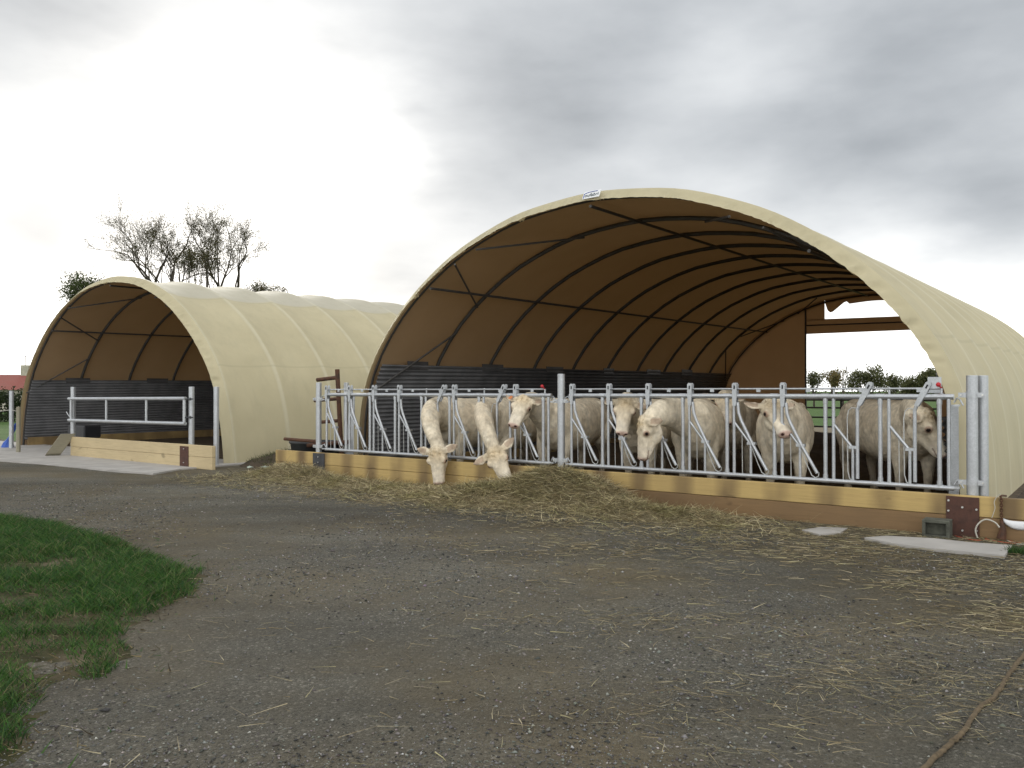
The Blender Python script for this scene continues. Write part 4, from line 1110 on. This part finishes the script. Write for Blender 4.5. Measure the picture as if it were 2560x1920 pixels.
COWS = [
 dict(pos=sh(7.55,.75), dir=rotd(-6), poll=pxw(1088,1122,-.36), face=fdir(pxw(1088,1122,-.36), pxw(1091,1213,-.42)), fup=(-.40,-.9,.25), neck=w3(7.47,-.30,1.38),
      earL=(.35,0), earR=(.35,0), head=1.06, label='cream cow bending down to eat hay, first from the left'),
 dict(pos=sh(6.72,.8), dir=rotd(8), poll=pxw(1232,1124,-.36), face=fdir(pxw(1232,1124,-.36), pxw(1268,1212,-.42)), fup=(-.25,-.95,.2), neck=w3(6.32,-.30,1.35),
      earL=(.40,0), earR=(-.05,0), head=1.06, label='cream cow bending down to eat hay, second from the left with one ear dropped'),
 dict(pos=sh(5.72,1.0), dir=rotd(8), poll=pxw(1311,992,-.02), face=fdir(pxw(1311,992,-.02), np.array(pxw(1281,1052,-.33))), fup=(.0,-.3,1), neck=w3(5.75,.42,1.32),
      earL=(.30,0), earR=(.32,0), tag=-1, head=1.0, label='cream cow with raised head and orange ear tag, looking left beside the middle post'),
 dict(pos=sh(4.35,1.15), dir=rotd(6), poll=pxw(1563,998,.12), face=fdir(pxw(1563,998,.12), pxw(1555,1090,-.12)), fup=(-.1,-1,.2), neck=w3(4.15,.6,1.30),
      earL=(-.25,0), earR=(.1,0), head=.98, label='cream cow facing the camera between two barrier places, behind the cow with lowered head'),
 dict(pos=sh(3.3,.85), dir=rotd(21), poll=pxw(1606,1046,-.30), face=fdir(pxw(1606,1046,-.30), pxw(1589,1150,-.38)), fup=(-1,-.12,.08), neck=w3(3.42,.15,1.34),
      earL=(.25,.95), earR=(.4,.0), head=1.04, tone=.97, label='cream cow with lowered head in profile pushed out between the bars'),
 dict(pos=(3.50,12.95), dir=(-.22,-.97), poll=pxw(1813,986,1.75), face=fdir(pxw(1813,986,1.75), pxw(1819,1060,1.45)), fup=(0,-.7,.7), neck=(3.33,12.45,1.36),
      earL=(.30,0), earR=(.32,0), head=.98, tone=.9, label='cream cow standing back in the shed, face half hidden by a barrier tube'),
 dict(pos=sh(2.12,.95), dir=rotd(19), poll=pxw(1930,1004,.20), face=fdir(pxw(1930,1004,.20), pxw(1973,1080,-.08)), fup=(.15,-.7,.7), neck=w3(1.95,.5,1.30),
      earL=(.30,0), earR=(.32,0), head=1.02, label='cream cow looking right with pink muzzle, left of the two open barrier necks'),
 dict(pos=(5.2,10.8), dir=(.05,-1.0), poll=(4.80,9.62,1.27), face=(.30,-.14,-.60), fup=(.75,-.60,.3), neck=(5.02,10.3,1.36), scale=1.0,
      earL=(.35,.3), earR=(.35,.3), head=1.10, tone=.97, label='cream cow standing broadside at the far right behind the barrier'),
]
for c in COWS: cow(c)

# ------------------------------------------------------------------ rear pen gate, far fences
root = thing('pen_gate', 'dark barred pen gate across the rear opening of the large shed', 'gate', W(5.0, 17.6, 0), SITE_ROT)
for h in (.97, .66, .36, .06, 1.22):
    mb = MB(); mb.tube([W(7.6, 17.6, h), W(2.6, 17.6, h)], .028, 8); build('rail', mb, M['dark_steel'], root)
for s in (7.6, 5.85, 4.2, 2.6):
    mb = MB(); mb.tube([W(s, 17.6, 0), W(s, 17.6, 1.25)], .04, 8); build('post', mb, M['dark_steel'], root)
mb = MB(); mb.prism([(-.2,17.3),(10.2,17.3),(10.6,24.5),(-1,26)], -.02, .03)
tag(build('dirt_patch', mb, simple('trampled dirt', (.16,.13,.08), .95, 0, .3, 3, .8)), kind='structure')
# heap of manure in the shed
V = []; n = 30
for j in range(n+1):
    for i in range(n+1):
        u, v = i/n*2-1, j/n*2-1; k = max(0, 1-u*u)*max(0, 1-v*v)
        V.append(tuple(W(4.9+u*4.4, 9.3+v*5.4, k**.6*.50*(1+.25*mn.noise(Vector((u*5, v*7, 0)))) + .01)))
F = np.array([(j*(n+1)+i, j*(n+1)+i+1, (j+1)*(n+1)+i+1, (j+1)*(n+1)+i) for j in range(n) for i in range(n)])[:, ::-1]
tag(npmesh('straw_bed', np.array(V), F, M['bedding'], smooth=True), kind='stuff')
# wire fence at the far left
def wposts(lst, label):
    for i, (x, y, h, lb) in enumerate(lst):
        mb = MB(); mb.tube([(x, y, -.1), (x, y, h)], .05, 8); o = build('wooden_stake', mb, M['wood_grey'], origin=(x, y, 0)); tag(o, lb, 'stake')
wposts([(-11.97, 20.1, 1.12, 'reddish stake close to the left foot of the smaller shed')], '')
mb = MB()
pa = np.array((-16.5, 21.0, .93)); pb = W(inv(29, 980, -.3)[0], -.3, 1.02)
pts = [Vector(pa)*(1-t)+pb*t - Vector((0, 0, .12*4*t*(1-t))) for t in np.linspace(0, 1, 9)]; mb.tube(pts, .008, 5)
mb.tube([pb, Vector((-11.97, 20.1, 1.0))], .006, 5)
o = build('cord', mb, M['rope_white'], origin=pb); tag(o, 'white electric fence cord running left from the far left post', 'cord')

# ------------------------------------------------------------------ trees
def leaf_cloud(name, centers, rad, per, size, cols, parent=None, mat=None):
    n = len(centers)*per; c = np.repeat(np.array(centers), per, axis=0) + rng.normal(size=(n, 3))*np.repeat(np.array(rad).reshape(-1, 1)*np.ones((len(centers), 1)), per, axis=0)
    a = rng.normal(size=(n, 3)); a /= np.linalg.norm(a, axis=1)[:, None]; b = np.cross(a, rng.normal(size=(n, 3))); b /= np.linalg.norm(b, axis=1)[:, None]
    s = (size*rng.uniform(.6, 1.4, n))[:, None]
    V = np.stack([c-a*s, c-b*s*.5, c+a*s, c+b*s*.5], 1).reshape(-1, 3); F = np.arange(n*4).reshape(-1, 4)
    C = np.repeat(np.array(cols)[rng.choice(len(cols), n)]*rng.uniform(.7, 1.3, (n, 1)), 4, axis=0)
    return npmesh(name, V, F, mat or M['leaf'], parent, C)
def tree(x, y, H, spread, label, seed, trunk_r=.22, leaves=14, lsize=.07, fork=.28, depth=5, cols=None, cat='tree', group=None, lean=0, lrad=.28, z0=0, name='bare_tree', cr=None):
    R_ = random.Random(seed); root = thing(name, label, cat, (x, y, z0), 0, group); mb = MB(); tips = []
    def grow(p, d, L, r, lv):
        n = 4; pts = [p]; q = p.copy(); r = max(r, .009); dd = d.copy()
        for i in range(n):
            dd = (dd + Vector((R_.uniform(-1, 1), R_.uniform(-1, 1), R_.uniform(-.3, .7)))*.13).normalized(); q = q + dd*L/n; pts.append(q.copy())
            if lv <= 1 and R_.random() < .7: tips.append(tuple(q))
        mb.tube(pts, [r*(1-.42*i/n) for i in range(n+1)], 6 if lv > 2 else 4, cap=False)
        if lv == 0: tips.append(tuple(q)); return
        k = 2 if R_.random() < .45 else 3
        for i in range(k):
            az = R_.uniform(0, 2*PI); sp = R_.uniform(.35, .85)*spread
            side = dd.orthogonal().normalized(); side = (Matrix.Rotation(az, 3, dd) @ side)
            nd = (dd + side*sp).normalized(); nd.z = max(nd.z, -.08); nd = (nd+Vector((0, 0, .10))).normalized()
            j = R_.choice((2, 3, 4)) if i else 4
            grow(pts[j], nd, L*R_.uniform(.62, .88), r*(.62 if i == 0 else .47), lv-1)
    base = Vector((x, y, z0-.1)); d0 = Vector((lean, 0, 1)).normalized(); top = base + d0*H*fork
    mb.tube([base, base*.5+top*.5, top], [trunk_r*1.15, trunk_r, trunk_r*.85], 8)
    L0 = H*(1-fork)*.40
    for i in range(4):
        az = i*PI/2+R_.uniform(-.4, .4); sp = R_.uniform(.25, .6)*spread
        nd = Vector((math.cos(az)*sp+lean, math.sin(az)*sp, 1)).normalized(); grow(top - Vector((0,0,.1*i)), nd, L0, trunk_r*.62, depth)
    zmax = max(t[2] for t in tips); k = (H)/(zmax-z0)
    kh = k
    if cr: kh = cr/np.percentile([math.hypot(t_[0]-x, t_[1]-y) for t_ in tips], 93)
    f = lambda p: (x+(p[0]-x)*kh, y+(p[1]-y)*kh, z0+(p[2]-z0)*k)
    mb.v = [f(v) if v[2] > z0+.2 else v for v in mb.v]; tips = [f(t) for t in tips]
    build('trunk', mb, M['bark'], root, recalc=False)
    if leaves:
        leaf_cloud('crown', tips, lrad, leaves, lsize, cols or [(.06,.075,.025), (.09,.085,.03), (.12,.09,.04)], root)
    return root
def at_px(px, depth): return ((px-CX)/FPX*depth, depth)
def th(py, depth): return CAMH + (HY-py)/FPX*depth
D1 = 46
x, y = at_px(408, D1); tree(x, y, th(482, D1), 1.15, 'tall sparse tree behind the smaller shed, left of the pair', 3, .25, 2, .034, .56, 6, lrad=.12, cr=3.4, group='sparse tall trees behind the smaller shed')
x, y = at_px(556, D1+1); tree(x, y, th(500, D1+1), 1.15, 'tall sparse tree behind the smaller shed, right of the pair', 19, .24, 2, .034, .56, 6, lrad=.12, cr=2.9, group='sparse tall trees behind the smaller shed')
x, y = at_px(478, D1+5); tree(x, y, th(590, D1+5), .55, 'slim sparse tree between the two tall trees', 8, .12, 4, .05, .55, 4, lrad=.13, cr=1.2)
x, y = at_px(205, D1-8); tree(x, y, th(688, D1-8), .95, 'low leafy tree peeking over the left edge of the smaller shed roof', 5, .10, 5, .05, .72, 4, lrad=.17, cr=.85, cols=[(.05,.07,.02), (.07,.09,.03)], name='leafy_tree')
x, y = at_px(655, D1+8); tree(x, y, th(702, D1+8), .9, 'small tree top just above the smaller shed roof, right of the tall pair', 6, .12, 4, .055, .7, 4, lrad=.16, cr=1.6, name='leafy_tree')
OL = [(.10,.11,.045), (.13,.13,.055), (.08,.09,.04)]; BRN = [(.20,.15,.06), (.14,.13,.05)]
for (px, top, D, sp, lv, sz, cols, lb, sd_, dp) in (
    (2035, 930, 75, .35, 10, .10, OL, 'thin young tree nearest the gable panel, seen through the shed', 21, 3),
    (2082, 927, 72, .5, 16, .11, BRN, 'small round tree turning brown, seen through the shed', 22, 3),
    (2108, 900, 85, .25, 0, .10, OL, 'leafless pale sapling between two small trees, seen through the shed', 23, 3),
    (2168, 912, 66, .85, 9, .11, OL, 'largest open-crowned tree seen through the shed', 24, 4),
    (2226, 933, 72, .55, 12, .10, OL, 'upright airy tree right of the largest one, seen through the shed', 25, 3),
    (2276, 948, 62, 1.1, 26, .11, OL, 'low rounded dark tree seen through the shed', 26, 3),
    (2350, 928, 60, 1.1, 26, .11, OL, 'dark bushy tree close to the right rim of the shed opening', 27, 4)):
    x, y = at_px(px, D); tree(x, y, th(top, D), sp, lb, sd_, .09, max(0, lv//2), sz*.75, .30, dp, cols=cols, group='trees beyond the pasture', lrad=.20, name='field_tree')
# far hedge line
cen = []
for x in np.arange(-220, 260, .55):
    y = 150 + 9*math.sin(x*.03) ; hgt = .9+.9*mn.noise(Vector((x*.12, 3, 0)))+.6*mn.noise(Vector((x*.5, 5, 0)))
    for k in range(5): cen.append((x+rng.normal()*.3, y+rng.normal()*.6, max(.2, hgt*(k+.6)/5)))
o = leaf_cloud('far_hedge', cen, .38, 9, .24, [(.045,.06,.025), (.07,.08,.035), (.09,.08,.045)]); tag(o, kind='stuff')
# dark hedge below the house
cen = []
for x in np.arange(-35, -23.2, .25):
    for k in range(5): cen.append((x+rng.normal()*.2, 42+rng.normal()*.4, .15+1.35*k/5*(1+.2*mn.noise(Vector((x, 2, 0))))))
root = thing('hedge', 'dark clipped hedge in front of the red-roofed house at the left edge', 'hedge', (-28, 42, 0))
leaf_cloud('foliage', cen, .2, 60, .075, [(.02,.03,.012), (.03,.045,.016)], root)
# house with the red roof
def make_tile():
    t = NT('red roof tiles'); w = t.n.new('ShaderNodeTexWave'); w.bands_direction = 'X'; w.inputs['Scale'].default_value = 1.4; w.inputs['Distortion'].default_value = .3
    t.l.new(t.tc.outputs['Object'], w.inputs['Vector'])
    c = t.mix(t.math('MULTIPLY', w.outputs['Fac'], .5), (.27,.075,.055), (.15,.04,.035)); c = t.mix(t.ramp(t.noise(2, 5), [(.4, 0.0), (.8, .4)]), c, (.2,.1,.08))
    return t.done(t.bsdf(c, .8, 0, t.bump(w.outputs['Fac'], .6, .05)))
HD = 62; hx0, hx1 = (-300-CX)/FPX*HD, (78-CX)/FPX*HD
root = thing('house', 'low white house with red tiled roof at the far left', 'house', (hx1, HD, 0))
he, hr_ = th(973, HD), th(934, HD)
mb = MB(); mb.wbox(hx0, hx1, HD, HD+8, -.1, he-.02); build('wall', mb, simple('cream render', (.5,.47,.40), .9), root)
mb = MB(); mb.add([(hx0-.4,HD-.5,he-.06),(hx1+.4,HD-.5,he-.06),(hx1+.4,HD+4,hr_),(hx0-.4,HD+4,hr_),(hx1+.4,HD+8.5,he-.06),(hx0-.4,HD+8.5,he-.06)], [(0,1,2,3),(3,2,4,5),(0,3,5),(1,4,2),(0,5,4,1)])
rf = build('roof', mb, make_tile(), root)
cx_ = (66-CX)/FPX*(HD+4); mb = MB(); mb.wbox(cx_-.3, cx_+.3, HD+3.7, HD+4.3, hr_-.6, th(913, HD+4)); build('chimney', mb, simple('chimney render', (.35,.36,.28), .9), rf)
ax_ = (63-CX)/FPX*(HD+4); mb = MB(); mb.tube([(ax_, HD+4, th(914, HD)-.1), (ax_, HD+4, th(884, HD))], .03, 5); mb.tube([(ax_-.5, HD+4, th(884, HD)), (ax_+.2, HD+4, th(885, HD))], .025, 5)
build('aerial', mb, M['dark_steel'], rf)
for k in range(3):
    wx = hx1-2.2-k*4; mb = MB(); mb.wbox(wx-.6, wx+.6, HD-.02, HD+.05, .7, he-.25); build('window', mb, M['black_plastic'], root)

# ------------------------------------------------------------------ sky, light, camera
wd = bpy.data.worlds.new('World'); sc.world = wd; wd.use_nodes = True; nt = wd.node_tree; nt.nodes.clear()
N_ = nt.nodes.new; Lk = nt.links.new
def pdir(px, py): v = Vector(((px-CX)/FPX, 1, (HY-py)/FPX)); return v.normalized()
tc = N_('ShaderNodeTexCoord')
def nz(scale, detail, rough, st=(1,1,2.6), src=None, off=(0,0,0)):
    mp = N_('ShaderNodeMapping'); mp.inputs['Scale'].default_value = st; mp.inputs['Location'].default_value = off; Lk(src or tc.outputs['Generated'], mp.inputs['Vector'])
    x = N_('ShaderNodeTexNoise'); x.inputs['Scale'].default_value = scale; x.inputs['Detail'].default_value = detail; x.inputs['Roughness'].default_value = rough; Lk(mp.outputs[0], x.inputs['Vector']); return x
def mth(op, a, b=0.0, c=None):
    x = N_('ShaderNodeMath'); x.operation = op
    for i, v in enumerate((a, b) + ((c,) if c is not None else ())):
        if isinstance(v, (int, float)): x.inputs[i].default_value = v
        else: Lk(v, x.inputs[i])
    return x.outputs[0]
wn = nz(2.6, 5, .6)
vm = N_('ShaderNodeVectorMath'); vm.operation = 'MULTIPLY_ADD'; Lk(wn.outputs['Color'], vm.inputs[0]); vm.inputs[1].default_value = (.20,.20,.14); 
va = N_('ShaderNodeVectorMath'); va.operation = 'ADD'; Lk(tc.outputs['Generated'], va.inputs[0]); va.inputs[1].default_value = (-.10,-.10,-.07); Lk(va.outputs[0], vm.inputs[2])
vn = N_('ShaderNodeVectorMath'); vn.operation = 'NORMALIZE'; Lk(vm.outputs[0], vn.inputs[0])
BL = [(None,.95,1.5),((600,390),.62,90),((880,450),.28,300),((200,430),.20,120),((300,850),.2,60),((1850,210),.10,300),((1250,430),-.10,200),((1450,480),-.12,200),  # first entry: bright lobe added behind the camera, out of view, fills the front
      ((2350,260),-.16,40),((1500,90),-.05,80),((260,60),-.14,70),((130,645),-.42,420),((930,690),-.38,300),((2440,650),-.22,420),((2250,600),.12,400)]
acc = None
for (p, a, k) in BL:
    v = pdir(*p) if p else Vector((0, -.93, .37)); dp = N_('ShaderNodeVectorMath'); dp.operation = 'DOT_PRODUCT'; Lk(vn.outputs[0], dp.inputs[0]); dp.inputs[1].default_value = v
    e = mth('EXPONENT', mth('MULTIPLY', mth('SUBTRACT', dp.outputs['Value'], 1.0), k)); e = mth('MULTIPLY', e, a)
    acc = e if acc is None else mth('ADD', acc, e)
cl1 = nz(3.2, 7, .46, (1,1,2.4), None, (3.1,1.7,.4)); cl2 = nz(9, 6, .5, (1,1,2.2))
sz = N_('ShaderNodeSeparateXYZ'); Lk(vn.outputs[0], sz.inputs[0])
hz = mth('MULTIPLY', mth('EXPONENT', mth('MULTIPLY', mth('MULTIPLY', sz.outputs['Z'], sz.outputs['Z']), -58.0)), 1.10)
base = mth('ADD', mth('ADD', acc, hz), .56)
mod = mth('ADD', mth('MULTIPLY', mth('SUBTRACT', cl1.outputs['Fac'], .5), .66), mth('MULTIPLY', mth('SUBTRACT', cl2.outputs['Fac'], .5), .16))
val = mth('MAXIMUM', mth('ADD', base, mod), .30); val = mth('MINIMUM', val, 3.0)
rp = N_('ShaderNodeValToRGB'); Lk(mth('MULTIPLY', val, .5), rp.inputs[0]); e = rp.color_ramp.elements; e[0].position = .18; e[0].color = (.87,.93,1.0,1); e[1].position = .5; e[1].color = (1,1,.985,1)
mc = N_('ShaderNodeVectorMath'); mc.operation = 'SCALE'; Lk(rp.outputs[0], mc.inputs[0]); Lk(val, mc.inputs['Scale'])
sky = N_('ShaderNodeTexSky'); sky.sky_type = 'NISHITA'; sky.sun_disc = False; SUN_EL, SUN_AZ = math.radians(16), math.radians(-20)
sky.sun_elevation = SUN_EL; sky.sun_rotation = SUN_AZ; sky.air_density = 1.2; sky.dust_density = 2
bg1 = N_('ShaderNodeBackground'); Lk(mc.outputs[0], bg1.inputs[0]); bg1.inputs[1].default_value = 1.0
bg2 = N_('ShaderNodeBackground'); Lk(sky.outputs[0], bg2.inputs[0]); bg2.inputs[1].default_value = .05
mx = N_('ShaderNodeMixShader'); mx.inputs[0].default_value = .06; Lk(bg1.outputs[0], mx.inputs[1]); Lk(bg2.outputs[0], mx.inputs[2])
wo = N_('ShaderNodeOutputWorld'); Lk(mx.outputs[0], wo.inputs[0])
sl = bpy.data.lights.new('sun', 'SUN'); sl.energy = .9; sl.angle = math.radians(14); sl.color = (1, .95, .86)
so = bpy.data.objects.new('sun', sl); COL.objects.link(so)
sd = Vector((math.sin(SUN_AZ)*math.cos(SUN_EL), math.cos(SUN_AZ)*math.cos(SUN_EL), math.sin(SUN_EL)))
so.rotation_euler = sd.to_track_quat('Z', 'Y').to_euler(); so.location = sd*50
cam = bpy.data.cameras.new('camera'); co = bpy.data.objects.new('camera', cam); COL.objects.link(co); sc.camera = co
cam.sensor_width = 36; cam.lens = FPX/2560*36; cam.clip_end = 6000; cam.clip_start = .05
co.location = (0, 0, CAMH); co.rotation_euler = (math.radians(90)+math.atan(18/FPX), 0, 0)
sc.view_settings.view_transform = 'Standard'; sc.view_settings.look = 'None'; sc.view_settings.exposure = .35; sc.view_settings.gamma = 1
sc.cycles.max_bounces = 8; sc.cycles.diffuse_bounces = 4; sc.cycles.sample_clamp_indirect = 4
